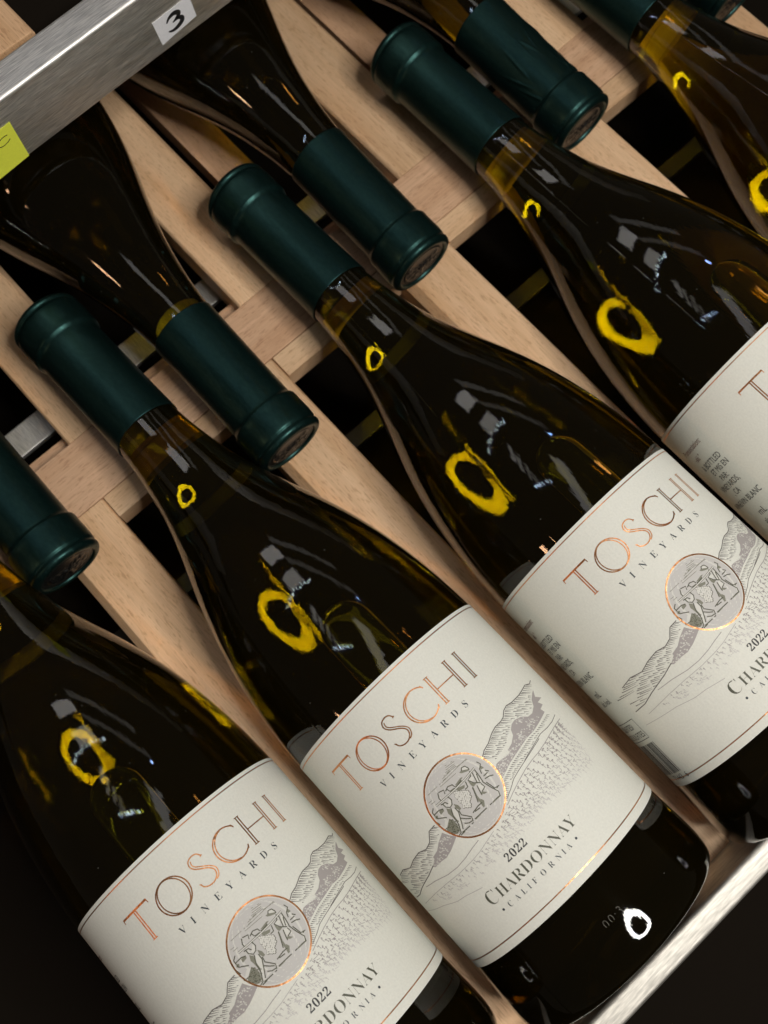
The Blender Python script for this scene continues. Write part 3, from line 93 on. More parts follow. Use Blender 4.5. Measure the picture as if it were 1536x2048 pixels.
def catmull(P, n):
    out = []
    for i in range(len(P) - 1):
        p0 = P[max(i - 1, 0)]; p1 = P[i]; p2 = P[i + 1]; p3 = P[min(i + 2, len(P) - 1)]
        for k in range(n):
            t = k / n
            out.append(tuple(0.5 * ((2 * p1[j]) + (-p0[j] + p2[j]) * t + (2 * p0[j] - 5 * p1[j] + 4 * p2[j] - p3[j]) * t * t + (-p0[j] + 3 * p1[j] - 3 * p2[j] + p3[j]) * t ** 3) for j in (0, 1)))
    out.append(tuple(P[-1])); return out
LEN = 318.0
def P3(u, r, th):   # th from +Z toward +Y
    return ((u - LEN) * MM, r * sin(th) * MM, r * cos(th) * MM)
def lathe(prof, seg, cap0=True, cap1=True, disp=None):
    V = []; F = []
    for i, (u, r) in enumerate(prof):
        for k in range(seg):
            th = 2 * pi * k / seg
            du, dr = disp(u, r, th) if disp else (0, 0)
            V.append(P3(u + du, r + dr, th))
    n = len(prof)
    for i in range(n - 1):
        for k in range(seg):
            k2 = (k + 1) % seg
            F.append((i * seg + k, i * seg + k2, (i + 1) * seg + k2, (i + 1) * seg + k))
    if cap0: F.append(tuple(range(seg)))
    if cap1: F.append(tuple((n - 1) * seg + k for k in reversed(range(seg))))
    return V, F
# ------------------------------------------------------------------ materials
def newmat(name):
    mt = bpy.data.materials.new(name); mt.use_nodes = True
    nt = mt.node_tree; return mt, nt, nt.nodes, nt.links, nt.nodes["Principled BSDF"]
def simple(name, col, rough=.5, metal=0.0, spec=.5):
    mt, nt, N, L, B = newmat(name)
    B.inputs['Base Color'].default_value = (*col, 1); B.inputs['Roughness'].default_value = rough
    B.inputs['Metallic'].default_value = metal; B.inputs['Specular IOR Level'].default_value = spec
    return mt
def node(N, t, **kw):
    n = N.new(t)
    for k, v in kw.items(): setattr(n, k, v)
    return n
def ramp(N, stops):
    r = N.new('ShaderNodeValToRGB'); e = r.color_ramp.elements
    e[0].position, e[0].color = stops[0][0], (*stops[0][1], 1)
    e[1].position, e[1].color = stops[1][0], (*stops[1][1], 1)
    for p, c in stops[2:]:
        q = e.new(p); q.color = (*c, 1)
    return r
def coords(N, L, scale, rnd=True):
    tc = N.new('ShaderNodeTexCoord'); mp = N.new('ShaderNodeMapping'); mp.inputs['Scale'].default_value = scale
    L.new(tc.outputs['Object'], mp.inputs['Vector'])
    if rnd:
        oi = N.new('ShaderNodeObjectInfo'); ml = node(N, 'ShaderNodeMath', operation='MULTIPLY'); ml.inputs[1].default_value = 37.0
        L.new(oi.outputs['Random'], ml.inputs[0]); cb = N.new('ShaderNodeCombineXYZ')
        for s in ('X', 'Y', 'Z'): L.new(ml.outputs[0], cb.inputs[s])
        L.new(cb.outputs[0], mp.inputs['Location'])
    return mp.outputs['Vector']
def wood(name, base, dark, light):
    mt, nt, N, L, B = newmat(name)
    v1 = coords(N, L, (9, 90, 90)); n1 = N.new('ShaderNodeTexNoise'); n1.inputs['Scale'].default_value = 1.0; n1.inputs['Detail'].default_value = 5; n1.inputs['Distortion'].default_value = .35
    L.new(v1, n1.inputs['Vector'])
    r1 = ramp(N, [(.30, dark), (.52, base), (.74, light)]); L.new(n1.outputs['Fac'], r1.inputs[0])
    # short dark ray flecks along the grain
    v2 = coords(N, L, (260, 1500, 1500)); n2 = N.new('ShaderNodeTexNoise'); n2.inputs['Scale'].default_value = 1.0; n2.inputs['Detail'].default_value = 1.5
    L.new(v2, n2.inputs['Vector'])
    r2 = ramp(N, [(.58, (0, 0, 0)), (.67, (1, 1, 1))]); L.new(n2.outputs['Fac'], r2.inputs[0])
    mx = node(N, 'ShaderNodeMix', data_type='RGBA', blend_type='MULTIPLY'); mx.inputs['B'].default_value = (.58, .46, .38, 1)
    sc2 = node(N, 'ShaderNodeMath', operation='MULTIPLY'); sc2.inputs[1].default_value = .48
    L.new(r2.outputs['Color'], sc2.inputs[0]); L.new(sc2.outputs[0], mx.inputs['Factor']); L.new(r1.outputs['Color'], mx.inputs['A'])
    # fine fibre
    v3 = coords(N, L, (60, 2600, 2600)); n3 = N.new('ShaderNodeTexNoise'); n3.inputs['Scale'].default_value = 1.0; n3.inputs['Detail'].default_value = 2
    L.new(v3, n3.inputs['Vector'])
    r3 = ramp(N, [(.35, (.86, .84, .82)), (.65, (1.0, 1.0, 1.0))]); L.new(n3.outputs['Fac'], r3.inputs[0])
    m2 = node(N, 'ShaderNodeMix', data_type='RGBA', blend_type='MULTIPLY'); m2.inputs['Factor'].default_value = 1
    L.new(mx.outputs['Result'], m2.inputs['A']); L.new(r3.outputs['Color'], m2.inputs['B'])
    oi = N.new('ShaderNodeObjectInfo'); tv = N.new('ShaderNodeMapRange'); tv.inputs['To Min'].default_value = .88; tv.inputs['To Max'].default_value = 1.06; L.new(oi.outputs['Random'], tv.inputs['Value'])
    hs = N.new('ShaderNodeHueSaturation'); L.new(tv.outputs[0], hs.inputs['Value']); L.new(m2.outputs['Result'], hs.inputs['Color'])
    L.new(hs.outputs['Color'], B.inputs['Base Color'])
    B.inputs['Roughness'].default_value = .52; B.inputs['Specular IOR Level'].default_value = .35
    bp = N.new('ShaderNodeBump'); bp.inputs['Strength'].default_value = .25; bp.inputs['Distance'].default_value = .0002
    L.new(n3.outputs['Fac'], bp.inputs['Height']); L.new(bp.outputs[0], B.inputs['Normal'])
    return mt
M_wood = wood('beech', (.78, .515, .305), (.67, .41, .22), (.84, .585, .365))
M_wood2 = wood('beech_pink', (.73, .455, .28), (.62, .36, .205), (.80, .52, .33))
def glassmat(name, tint, ior=1.45, flaw=True, vol=None):
    mt = bpy.data.materials.new(name); mt.use_nodes = True; nt = mt.node_tree; N = nt.nodes; L = nt.links
    N.clear(); out = N.new('ShaderNodeOutputMaterial')
    rf = N.new('ShaderNodeBsdfRefraction'); rf.inputs['Color'].default_value = (*tint, 1); rf.inputs['IOR'].default_value = ior if not vol else 1.355; rf.inputs['Roughness'].default_value = 0.022 if vol else 0.0
    gl = N.new('ShaderNodeBsdfGlossy'); gl.inputs['Color'].default_value = (1, 1, 1, 1); gl.inputs['Roughness'].default_value = 0.03
    fr = N.new('ShaderNodeFresnel'); fr.inputs['IOR'].default_value = ior if not vol else 1.5
    mx = N.new('ShaderNodeMixShader')
    L.new(fr.outputs[0], mx.inputs[0]); L.new(rf.outputs[0], mx.inputs[1]); L.new(gl.outputs[0], mx.inputs[2]); L.new(mx.outputs[0], out.inputs['Surface'])
    if flaw:
        v = coords(N, L, (55, 260, 260)); n = N.new('ShaderNodeTexNoise'); n.inputs['Scale'].default_value = 1; n.inputs['Detail'].default_value = 2.5; L.new(v, n.inputs['Vector'])
        v2 = coords(N, L, (25, 1100, 1100)); n2 = N.new('ShaderNodeTexNoise'); n2.inputs['Scale'].default_value = 1; n2.inputs['Detail'].default_value = 2; L.new(v2, n2.inputs['Vector'])
        ad = node(N, 'ShaderNodeMath', operation='MULTIPLY_ADD'); ad.inputs[1].default_value = .5; L.new(n2.outputs['Fac'], ad.inputs[0]); L.new(n.outputs['Fac'], ad.inputs[2])
        # two mould seams along the bottle
        tc = N.new('ShaderNodeTexCoord'); sp = N.new('ShaderNodeSeparateXYZ'); L.new(tc.outputs['Object'], sp.inputs[0])
        at = node(N, 'ShaderNodeMath', operation='ARCTAN2'); L.new(sp.outputs['Y'], at.inputs[0]); L.new(sp.outputs['Z'], at.inputs[1])
        pg = node(N, 'ShaderNodeMath', operation='PINGPONG'); pg.inputs[1].default_value = pi / 2
        of = node(N, 'ShaderNodeMath', operation='ADD'); of.inputs[1].default_value = pi * 2 + .55; L.new(at.outputs[0], of.inputs[0]); L.new(of.outputs[0], pg.inputs[0])
        sm = node(N, 'ShaderNodeMapRange', interpolation_type='SMOOTHSTEP'); sm.inputs['From Min'].default_value = 0; sm.inputs['From Max'].default_value = .012; sm.inputs['To Min'].default_value = 1.3; sm.inputs['To Max'].default_value = 0
        L.new(pg.outputs[0], sm.inputs['Value'])
        a2 = node(N, 'ShaderNodeMath', operation='ADD'); L.new(ad.outputs[0], a2.inputs[0]); L.new(sm.outputs[0], a2.inputs[1])
        bp = N.new('ShaderNodeBump'); bp.inputs['Strength'].default_value = .27; bp.inputs['Distance'].default_value = .00012
        L.new(a2.outputs[0], bp.inputs['Height'])
        # specks of dust
        vo = N.new('ShaderNodeTexVoronoi'); vo.inputs['Scale'].default_value = 230; L.new(coords(N, L, (1, 1, 1)), vo.inputs['Vector'])
        lt = node(N, 'ShaderNodeMath', operation='LESS_THAN'); lt.inputs[1].default_value = .033; L.new(vo.outputs['Distance'], lt.inputs[0])
        sc_ = N.new('ShaderNodeSeparateColor'); L.new(vo.outputs['Color'], sc_.inputs[0])
        gt = node(N, 'ShaderNodeMath', operation='GREATER_THAN'); gt.inputs[1].default_value = .72; L.new(sc_.outputs[0], gt.inputs[0])
        du = node(N, 'ShaderNodeMath', operation='MULTIPLY'); L.new(lt.outputs[0], du.inputs[0]); L.new(gt.outputs[0], du.inputs[1])
        du2 = node(N, 'ShaderNodeMath', operation='MULTIPLY'); du2.inputs[1].default_value = .35; L.new(du.outputs[0], du2.inputs[0])
        df = N.new('ShaderNodeBsdfDiffuse'); df.inputs['Color'].default_value = (.6, .58, .52, 1)
        mx2 = N.new('ShaderNodeMixShader'); L.new(du2.outputs[0], mx2.inputs[0]); L.new(mx.outputs[0], mx2.inputs[1]); L.new(df.outputs[0], mx2.inputs[2])
        # faint olive diffuse tint stands in for light scattered in wine and dusty glass
        hz = N.new('ShaderNodeBsdfDiffuse'); hz.inputs['Color'].default_value = (.52, .36, .04, 1)
        mx3 = N.new('ShaderNodeMixShader'); mx3.inputs[0].default_value = .0055; L.new(mx2.outputs[0], mx3.inputs[1]); L.new(hz.outputs[0], mx3.inputs[2])
        L.new(mx3.outputs[0], out.inputs['Surface'])
        for q in (rf, gl, fr): L.new(bp.outputs[0], q.inputs['Normal'])
    if vol:
        ab = N.new('ShaderNodeVolumeAbsorption'); ab.inputs['Color'].default_value = (*vol[0], 1); ab.inputs['Density'].default_value = vol[1]
        L.new(ab.outputs[0], out.inputs['Volume'])
    return mt
M_glass = glassmat('dark_bottle_glass', (.82, .742, .12), vol=((.83, .79, .05), 34.0))
M_glass_base = glassmat('thick_base_glass', (.40, .33, .05), vol=((.83, .785, .05), 36.0))
M_air = glassmat('air_gap', (1, 1, 1), 1.34, False)
def capsmat():
    mt, nt, N, L, B = newmat('green_capsule_foil')
    v = coords(N, L, (500, 900, 900)); n = N.new('ShaderNodeTexNoise'); n.inputs['Scale'].default_value = 1; n.inputs['Detail'].default_value = 3; L.new(v, n.inputs['Vector'])
    r = ramp(N, [(.3, (.010, .036, .033)), (.7, (.015, .046, .042))]); L.new(n.outputs['Fac'], r.inputs[0])
    L.new(r.outputs['Color'], B.inputs['Base Color'])
    B.inputs['Metallic'].default_value = .85; B.inputs['Roughness'].default_value = .37; B.inputs['Specular IOR Level'].default_value = .5
    bp = N.new('ShaderNodeBump'); bp.inputs['Strength'].default_value = .05; bp.inputs['Distance'].default_value = .0003
    L.new(n.outputs['Fac'], bp.inputs['Height'])
    v5 = coords(N, L, (45, 110, 110)); n5 = N.new('ShaderNodeTexNoise'); n5.inputs['Scale'].default_value = 1; n5.inputs['Detail'].default_value = 2; L.new(v5, n5.inputs['Vector'])
    b5 = N.new('ShaderNodeBump'); b5.inputs['Strength'].default_value = .5; b5.inputs['Distance'].default_value = .0006
    L.new(n5.outputs['Fac'], b5.inputs['Height']); L.new(bp.outputs[0], b5.inputs['Normal']); L.new(b5.outputs[0], B.inputs['Normal'])
    r5 = N.new('ShaderNodeMapRange'); r5.inputs['From Min'].default_value = .35; r5.inputs['From Max'].default_value = .7; r5.inputs['To Min'].default_value = .32; r5.inputs['To Max'].default_value = .45
    v6 = coords(N, L, (120, 700, 700)); n6 = N.new('ShaderNodeTexNoise'); n6.inputs['Scale'].default_value = 1; n6.inputs['Detail'].default_value = 4; L.new(v6, n6.inputs['Vector'])
    L.new(n6.outputs['Fac'], r5.inputs['Value']); L.new(r5.outputs[0], B.inputs['Roughness'])
    return mt
M_caps = capsmat()
M_seal = simple('pewter_seal', (.012, .013, .013), .34, .4)
def papermat(name, col, rough=.75):
    mt, nt, N, L, B = newmat(name)
    v = coords(N, L, (1500, 1500, 1500), False); n = N.new('ShaderNodeTexNoise'); n.inputs['Scale'].default_value = 1; n.inputs['Detail'].default_value = 3; L.new(v, n.inputs['Vector'])
    r = ramp(N, [(.3, tuple(c * .955 for c in col)), (.7, tuple(min(1, c * 1.03) for c in col))]); L.new(n.outputs['Fac'], r.inputs[0])
    L.new(r.outputs['Color'], B.inputs['Base Color']); B.inputs['Roughness'].default_value = rough; B.inputs['Specular IOR Level'].default_value = .2
    bp = N.new('ShaderNodeBump'); bp.inputs['Strength'].default_value = .35; bp.inputs['Distance'].default_value = .0001
    L.new(n.outputs['Fac'], bp.inputs['Height']); L.new(bp.outputs[0], B.inputs['Normal'])
    return mt
M_paper = papermat('label_paper', (.745, .745, .675))
M_white = papermat('sticker_paper', (.86, .86, .89))
M_yellow = papermat('note_paper', (.90, .95, .09), .7)
M_ink = simple('ink_navy', (.035, .045, .055), .6)
M_char = simple('ink_charcoal', (.03, .03, .032), .6)
M_olive = simple('ink_olive', (.09, .092, .065), .6)
M_mauve = simple('ink_mauve', (.385, .355, .345), .7)
M_line = simple('ink_grey_line', (.15, .137, .13), .7)
M_g1 = simple('ink_grey_mid', (.335, .305, .30), .75)
M_g2 = simple('ink_grey_light', (.445, .42, .41), .75)
M_g3 = simple('ink_grey_pale', (.57, .55, .53), .75)
M_disc = simple('ink_disc_grey', (.55, .535, .51), .75)
M_eng = simple('ink_engraving', (.085, .085, .055), .65)
M_engf = simple('ink_engraving_soft', (.21, .21, .16), .65)
M_hi = simple('paper_tone', (.66, .65, .60), .75)
M_red = simple('ink_red_brown', (.17, .045, .03), .6)
def foilmat():
    mt, nt, N, L, B = newmat('copper_foil')
    v = coords(N, L, (700, 700, 700), False); n = N.new('ShaderNodeTexNoise'); n.inputs['Scale'].default_value = 1; n.inputs['Detail'].default_value = 3; L.new(v, n.inputs['Vector'])
    r = ramp(N, [(.3, (.62, .27, .12)), (.7, (.80, .40, .19))]); L.new(n.outputs['Fac'], r.inputs[0]); L.new(r.outputs['Color'], B.inputs['Base Color'])
    B.inputs['Metallic'].default_value = 1.0; B.inputs['Roughness'].default_value = .36
    bp = N.new('ShaderNodeBump'); bp.inputs['Strength'].default_value = .3; bp.inputs['Distance'].default_value = .0004
    L.new(n.outputs['Fac'], bp.inputs['Height']); L.new(bp.outputs[0], B.inputs['Normal'])
    return mt
M_foil = foilmat()
def steelmat(name, col, rough, sx=(300, 9, 300), fine=(4200, 40, 4200), lo=.55):
    mt, nt, N, L, B = newmat(name)
    v = coords(N, L, fine); n = N.new('ShaderNodeTexNoise'); n.inputs['Scale'].default_value = 1; n.inputs['Detail'].default_value = 3; L.new(v, n.inputs['Vector'])
    r = ramp(N, [(.3, tuple(c * lo for c in col)), (.7, tuple(min(1, c * 1.12) for c in col))]); L.new(n.outputs['Fac'], r.inputs[0])
    v2 = coords(N, L, sx); n2 = N.new('ShaderNodeTexNoise'); n2.inputs['Scale'].default_value = 1; n2.inputs['Detail'].default_value = 4; L.new(v2, n2.inputs['Vector'])
    mr = N.new('ShaderNodeMapRange'); mr.inputs['From Min'].default_value = .3; mr.inputs['From Max'].default_value = .7; mr.inputs['To Min'].default_value = rough - .06; mr.inputs['To Max'].default_value = rough + .09
    L.new(n2.outputs['Fac'], mr.inputs['Value']); L.new(mr.outputs[0], B.inputs['Roughness'])
    L.new(r.outputs['Color'], B.inputs['Base Color']); B.inputs['Metallic'].default_value = 1.0
    bp = N.new('ShaderNodeBump'); bp.inputs['Strength'].default_value = .35; bp.inputs['Distance'].default_value = .00006
    L.new(n.outputs['Fac'], bp.inputs['Height']); L.new(bp.outputs[0], B.inputs['Normal'])
    return mt
M_steel = steelmat('brushed_steel', (.86, .835, .79), .54, fine=(2600, 170, 2600), lo=.62)
M_bar = steelmat('bright_brushed_steel', (.60, .575, .525), .6, fine=(1700, 200, 1700), lo=.72)
M_dsteel = simple('dark_steel', (.05, .047, .04), .45, .6)
M_dark = simple('shade_black', (.009, .0065, .0042), .8, 0, .06)  # near-black colour in place of shade, for the backing and the added board
M_black = simple('black_ink', (.012, .012, .014), .45)
# ------------------------------------------------------------------ bottle meshes
PROF = catmull([(40, 13.2), (55, 13.3), (66, 13.75), (72, 14.2), (80, 15.1), (90, 16.8), (100, 19.0), (110, 21.9), (120, 25.3), (130, 28.9), (140, 32.2), (150, 35.0), (160, 37.2), (170, 38.9), (180, 40.2), (190, 41.05), (199, 41.5)], 5)
PROF += [(u, 41.5) for u in (215, 235, 255, 275, 284, 288)]
_tilt = [(288, 0), (289.5, -3), (301, -3), (304, -2), (307, 0.3), (310, 4.5), (312, 9), (313.5, 16), (315, 28), (316.5, 48), (317.5, 68), (318.0, 82)]
_u, _r = 288.0, 41.5
while _u < 317.95:
    k = [q for q in range(len(_tilt) - 1) if _tilt[q][0] <= _u][-1]
    t_ = _tilt[k][1] + (_tilt[k + 1][1] - _tilt[k][1]) * (_u - _tilt[k][0]) / (_tilt[k + 1][0] - _tilt[k][0])
    st = .8 if _u < 314 else (.3 if _u < 317 else .1)
    _r -= st * math.tan(radians(t_)); _u += st; PROF.append((_u, _r))
PROF += [(318.1, _r - 1.5), (318.1, 30.0), (317.9, 26.5)]
PROF += catmull([(317.3, 23.0), (316, 20), (313, 14), (310.5, 8), (309.5, 3), (309.3, .6)], 4)[1:]
V, F = lathe(PROF, 128)
ME_glass = recalc(mesh('glass', V, F, [M_glass, M_glass_base], [1 if max(V[q][0] for q in f_) > (292 - LEN) * MM else 0 for f_ in F], smooth=True))
CP = catmull([(1.0, 11.6), (.2, 12.0), (-.1, 12.9), (.3, 14.0), (1.2, 14.8), (2.2, 15.0), (3.0, 14.6), (3.7, 14.6), (4.7, 15.05), (8, 15.2), (13, 15.05), (14.8, 15.1), (16.0, 15.0), (17.0, 14.4), (18.0, 13.98), (19.5, 13.9), (24, 13.95), (40, 14.02), (55, 14.15), (66, 14.32)], 4)
CP += [(66.4, 14.3), (66.4, 14.1), (62, 13.9), (40, 13.4)]
V, F = lathe(CP, 96, False, False)
def inner_dark(F, seg, rows): return [1 if k >= (rows - 3) * seg else 0 for k in range(len(F))]
ME_caps = recalc(mesh('capsule', V, F, [M_caps, M_black], inner_dark(F, 96, len(CP)), smooth=True))
random.seed(11)
CR = [(random.uniform(20, 60), random.uniform(-1.3, 1.0), random.uniform(-.5, .5), random.uniform(4, 11), random.uniform(.25, .6)) for _ in range(16)]
def crease(u, r, th):
    if not 18 < u < 66 or r < 13.8: return (0, 0)
    th = (th + pi) % (2 * pi) - pi
    d = 0
    for cu, ct, sl, ln, am in CR:
        if abs(u - cu) < ln:
            x = (th - ct - sl * .05 * (u - cu)) * 14
            d += am * math.exp(-(x / .5) ** 2) * (1 - abs(u - cu) / ln) * 1.1
    return (0, d)
fineCP = []
for i in range(len(CP) - 1):
    (a, b), (c_, d_) = CP[i], CP[i + 1]; n = max(1, int(abs(c_ - a) / .8))
    fineCP += [(a + (c_ - a) * k / n, b + (d_ - b) * k / n) for k in range(n)]
fineCP.append(CP[-1])
V, F = lathe(fineCP, 240, False, False, crease)
ME_caps_crease = recalc(mesh('capsule', V, F, M_caps, smooth=True))
M_cork = simple('dark_cork', (.10, .055, .028), .8)
V, F = lathe([(14, 12.4), (46, 12.4)], 48)  # cork filled out and darkened to stop lamp light entering the capsule
ME_cork = recalc(mesh('cork', V, F, M_cork))
# seal disc with an embossed leaf
def leafh(y, z):
    r = sqrt(y * y + z * z); h = 0
    a = atan2(z, y)
    for k in range(7):
        c = -pi / 2 + (k - 3) * .62
        px = y * cos(c) + z * sin(c); py = -y * sin(c) + z * cos(c)
        if px > 0 and r < 8.6: h += .32 * math.exp(-(py / (.35 + .08 * px)) ** 2)
        for s in (-1, 1):
            q = (px - abs(py) * 1.4) ; h += .10 * math.exp(-(((q % 2.6) - 1.3) / .35) ** 2) * (1 if 0 < px < 8.5 and abs(py) < 2 else 0)
    h += .3 * math.exp(-((r - 9.4) / .4) ** 2)
    return 1.5 * min(h, .6)
V = [((0.9 - LEN) * MM, 0, 0)]; F = []
NR, NA = 30, 72
for i in range(1, NR + 1):
    r = 11.75 * i / NR
    for k in range(NA):
        th = 2 * pi * k / NA; V.append(P3(.95 - leafh(r * sin(th), r * cos(th)), r, th))
for k in range(NA): F.append((0, 1 + (k + 1) % NA, 1 + k))
for i in range(NR - 1):
    for k in range(NA):
        k2 = (k + 1) % NA; F.append((1 + i * NA + k, 1 + i * NA + k2, 1 + (i + 1) * NA + k2, 1 + (i + 1) * NA + k))
ME_seal = recalc(mesh('seal_disc', V, F, M_seal, smooth=True))
# air bubble lying along the top of the glass: a rounded tongue of air two millimetres deep
V = []; F = []; NB = 20
def prof_r(u):
    for k in range(len(PROF) - 1):
        if PROF[k][0] <= u <= PROF[k + 1][0]:
            t = (u - PROF[k][0]) / max(1e-6, PROF[k + 1][0] - PROF[k][0]); return PROF[k][1] + (PROF[k + 1][1] - PROF[k][1]) * t
    return 41.5
us = [174 + 9.0 * (1 - cos(pi / 2 * k / 14)) for k in range(15)] + [183 + 97 * k / 24 for k in range(1, 24)] + [280 + 5 * sin(pi / 2 * k / 6) for k in range(7)]
for u in us:
    e = sqrt(max(0, 1 - ((183 - u) / 9.0) ** 2)) if u < 183 else (sqrt(max(0, 1 - ((u - 280) / 5.0) ** 2)) if u > 280 else 1.0)
    wd = max(.02, 9.4 * e + (max(0, u - 183) * .018 if e == 1 else 0)); T_ = max(.01, 2.3 * e ** .7)
    rr = prof_r(u) - 1.9
    for k in range(NB + 1):
        s = -cos(pi * k / NB); V.append(P3(u, rr - T_ * .28 * (1 - (1 - s ** 4) ** .5), s * wd / rr + .035))
    for k in range(1, NB):
        s = cos(pi * k / NB); V.append(P3(u, rr - T_ * .28 - T_ * .72 * sqrt(1 - s ** 4), s * wd / rr + .035))
W = 2 * NB
for i in range(len(us) - 1):
    for k in range(W):
        k2 = (k + 1) % W; F.append((i * W + k, i * W + k2, (i + 1) * W + k2, (i + 1) * W + k))
F.append(tuple(range(W))); F.append(tuple((len(us) - 1) * W + k for k in reversed(range(W))))
ME_bub = recalc(mesh('air_bubble', V, F, M_air, smooth=True)); ME_bub.flip_normals()
# ------------------------------------------------------------------ label
LU0, LU1, LR = 201.9, 289.2, 41.5
V = []; F = []
A0, A1 = -104.0, 74.0; n = 120
for k in range(n + 1):
    a = A0 + (A1 - A0) * k / n
    for (u, r) in ((LU0, LR + .03), (LU0, LR + .16), (LU0 + .3, LR + .18), (LU1 - .3, LR + .18), (LU1, LR + .16), (LU1, LR + .03)):
        V.append(P3(u, r, a / LR))
for k in range(n):
    for j in range(5): F.append((k * 6 + j, k * 6 + j + 1, k * 6 + 7 + j, k * 6 + 6 + j))
F.append((0, 1, 2, 3, 4, 5)); F.append(tuple(n * 6 + j for j in (5, 4, 3, 2, 1, 0)))
ME_label = recalc(mesh('label', V, F, M_paper))
class Art:
    def __init__(s): s.V = []; s.F = []; s.I = []; s.M = []
    def mat(s, m):
        if m not in s.M: s.M.append(m)
        return s.M.index(m)
    def pt(s, a, v, lay): return P3(LU0 + v, LR + .18 + lay, a / LR)
    def stroke(s, pts, w, m, lay=.05, taper=False, close=False):
        pts = [p for p in pts if p[0] == p[0] and p[1] == p[1]]
        if len(pts) < 2: return
        # subdivide
        q = []
        for i in range(len(pts) - 1):
            (a, b), (c_, d_) = pts[i], pts[i + 1]; k = max(1, int(math.hypot(c_ - a, d_ - b) / 1.6))
            q += [(a + (c_ - a) * j / k, b + (d_ - b) * j / k) for j in range(k)]
        q.append(pts[-1]); n = len(q); i0 = len(s.V); mi = s.mat(m)
        for i in range(n):
            pa = q[(i - 1) % n] if close else q[max(i - 1, 0)]; pb = q[(i + 1) % n] if close else q[min(i + 1, n - 1)]
            dx, dy = pb[0] - pa[0], pb[1] - pa[1]; l = math.hypot(dx, dy) or 1
            ww = w / 2 * ((1 - .75 * i / (n - 1)) if taper else 1)
            nx, ny = -dy / l * ww, dx / l * ww
            s.V += [s.pt(q[i][0] + nx, q[i][1] + ny, lay), s.pt(q[i][0] - nx, q[i][1] - ny, lay)]
        for i in range(n if close else n - 1):
            j = (i + 1) % n
            s.F.append((i0 + 2 * i, i0 + 2 * i + 1, i0 + 2 * j + 1, i0 + 2 * j)); s.I.append(mi)
    def vstroke(s, pts, ws, m, lay=.05):   # varying width
        i0 = len(s.V); mi = s.mat(m); n = len(pts)
        for i in range(n):
            pa, pb = pts[max(i - 1, 0)], pts[min(i + 1, n - 1)]
            dx, dy = pb[0] - pa[0], pb[1] - pa[1]; l = math.hypot(dx, dy) or 1
            nx, ny = -dy / l * ws[i] / 2, dx / l * ws[i] / 2
            s.V += [s.pt(pts[i][0] + nx, pts[i][1] + ny, lay), s.pt(pts[i][0] - nx, pts[i][1] - ny, lay)]
        for i in range(n - 1):
            s.F.append((i0 + 2 * i, i0 + 2 * i + 1, i0 + 2 * i + 3, i0 + 2 * i + 2)); s.I.append(mi)
    def fill(s, pts, m, lay=.04):
        pts = [p for p in pts if p[0] == p[0]]
        from mathutils.geometry import tessellate_polygon
        tr = tessellate_polygon([[Vector((p[0], p[1], 0)) for p in pts]])
        # split big triangles so that they follow the curve of the glass
        mi = s.mat(m)
        def emit(A, B, C, d):
            if d and max(math.hypot(A[0] - B[0], A[1] - B[1]), math.hypot(C[0] - B[0], C[1] - B[1]), math.hypot(A[0] - C[0], A[1] - C[1])) > 2.4:
                ab = ((A[0] + B[0]) / 2, (A[1] + B[1]) / 2); bc = ((C[0] + B[0]) / 2, (C[1] + B[1]) / 2); ca = ((A[0] + C[0]) / 2, (A[1] + C[1]) / 2)
                for t in ((A, ab, ca), (ab, B, bc), (ca, bc, C), (ab, bc, ca)): emit(*t, d - 1)
            else:
                i0 = len(s.V); s.V += [s.pt(*A, lay), s.pt(*B, lay), s.pt(*C, lay)]; s.F.append((i0, i0 + 1, i0 + 2)); s.I.append(mi)
        for t in tr: emit(*[(pts[i] if isinstance(i, int) else i)[:2] for i in t], 3)
    def disc(s, a, v, r, m, lay=.05, n=10):
        s.fill([(a + r * cos(2 * pi * k / n), v + r * sin(2 * pi * k / n)) for k in range(n)], m, lay)
    def text(s, body, x, v, h, m, lay=.06, align='C', sx=1.0, track=1.0, off=0.0, shear=0.0, width=None):
        c = bpy.data.curves.new('t', 'FONT'); c.body = body; c.size = 1; c.space_character = track; c.offset = off; c.shear = shear; c.resolution_u = 3
        o = bpy.data.objects.new('t', c); sc.collection.objects.link(o)
        dg = bpy.context.evaluated_depsgraph_get(); me = o.evaluated_get(dg).to_mesh()
        vs = [tuple(p.co) for p in me.vertices]; fs = [tuple(p.vertices) for p in me.polygons]
        bpy.data.objects.remove(o); bpy.data.curves.remove(c)
        x0 = min(p[0] for p in vs); x1 = max(p[0] for p in vs); k = h / .72; kx = k * sx
        if width: kx = width / (x1 - x0)
        ofs = {'C': -(x0 + x1) / 2, 'L': -x0, 'R': -x1}[align]
        i0 = len(s.V); mi = s.mat(m)
        for p in vs: s.V.append(s.pt(x + (p[0] + ofs) * kx, v - p[1] * k, lay))
        for f_ in fs: s.F.append(tuple(i0 + q for q in f_)); s.I.append(mi)
    def mesh(s, name):
        me = mesh(name, s.V, s.F, s.M, s.I)
        # face outward
        bm = bmesh.new(); bm.from_mesh(me)
        for f_ in bm.faces:
            c = f_.calc_center_median()
            if f_.normal.dot(Vector((0, c.y, c.z))) < 0: f_.normal_flip()
        bm.to_mesh(me); bm.free(); return me
def serif(t): return ''.join(chr(0x1D400 + ord(ch) - 65) if 'A' <= ch <= 'Z' else (chr(0x1D7CE + ord(ch) - 48) if ch.isdigit() else ch) for ch in t)
# foil border lines
ME_lines = []
for v in (1.35, 84.3):
    g = Art(); g.stroke([(A0, v), (A1, v)], .36, M_foil, .05); ME_lines.append(g.mesh('foil_line'))
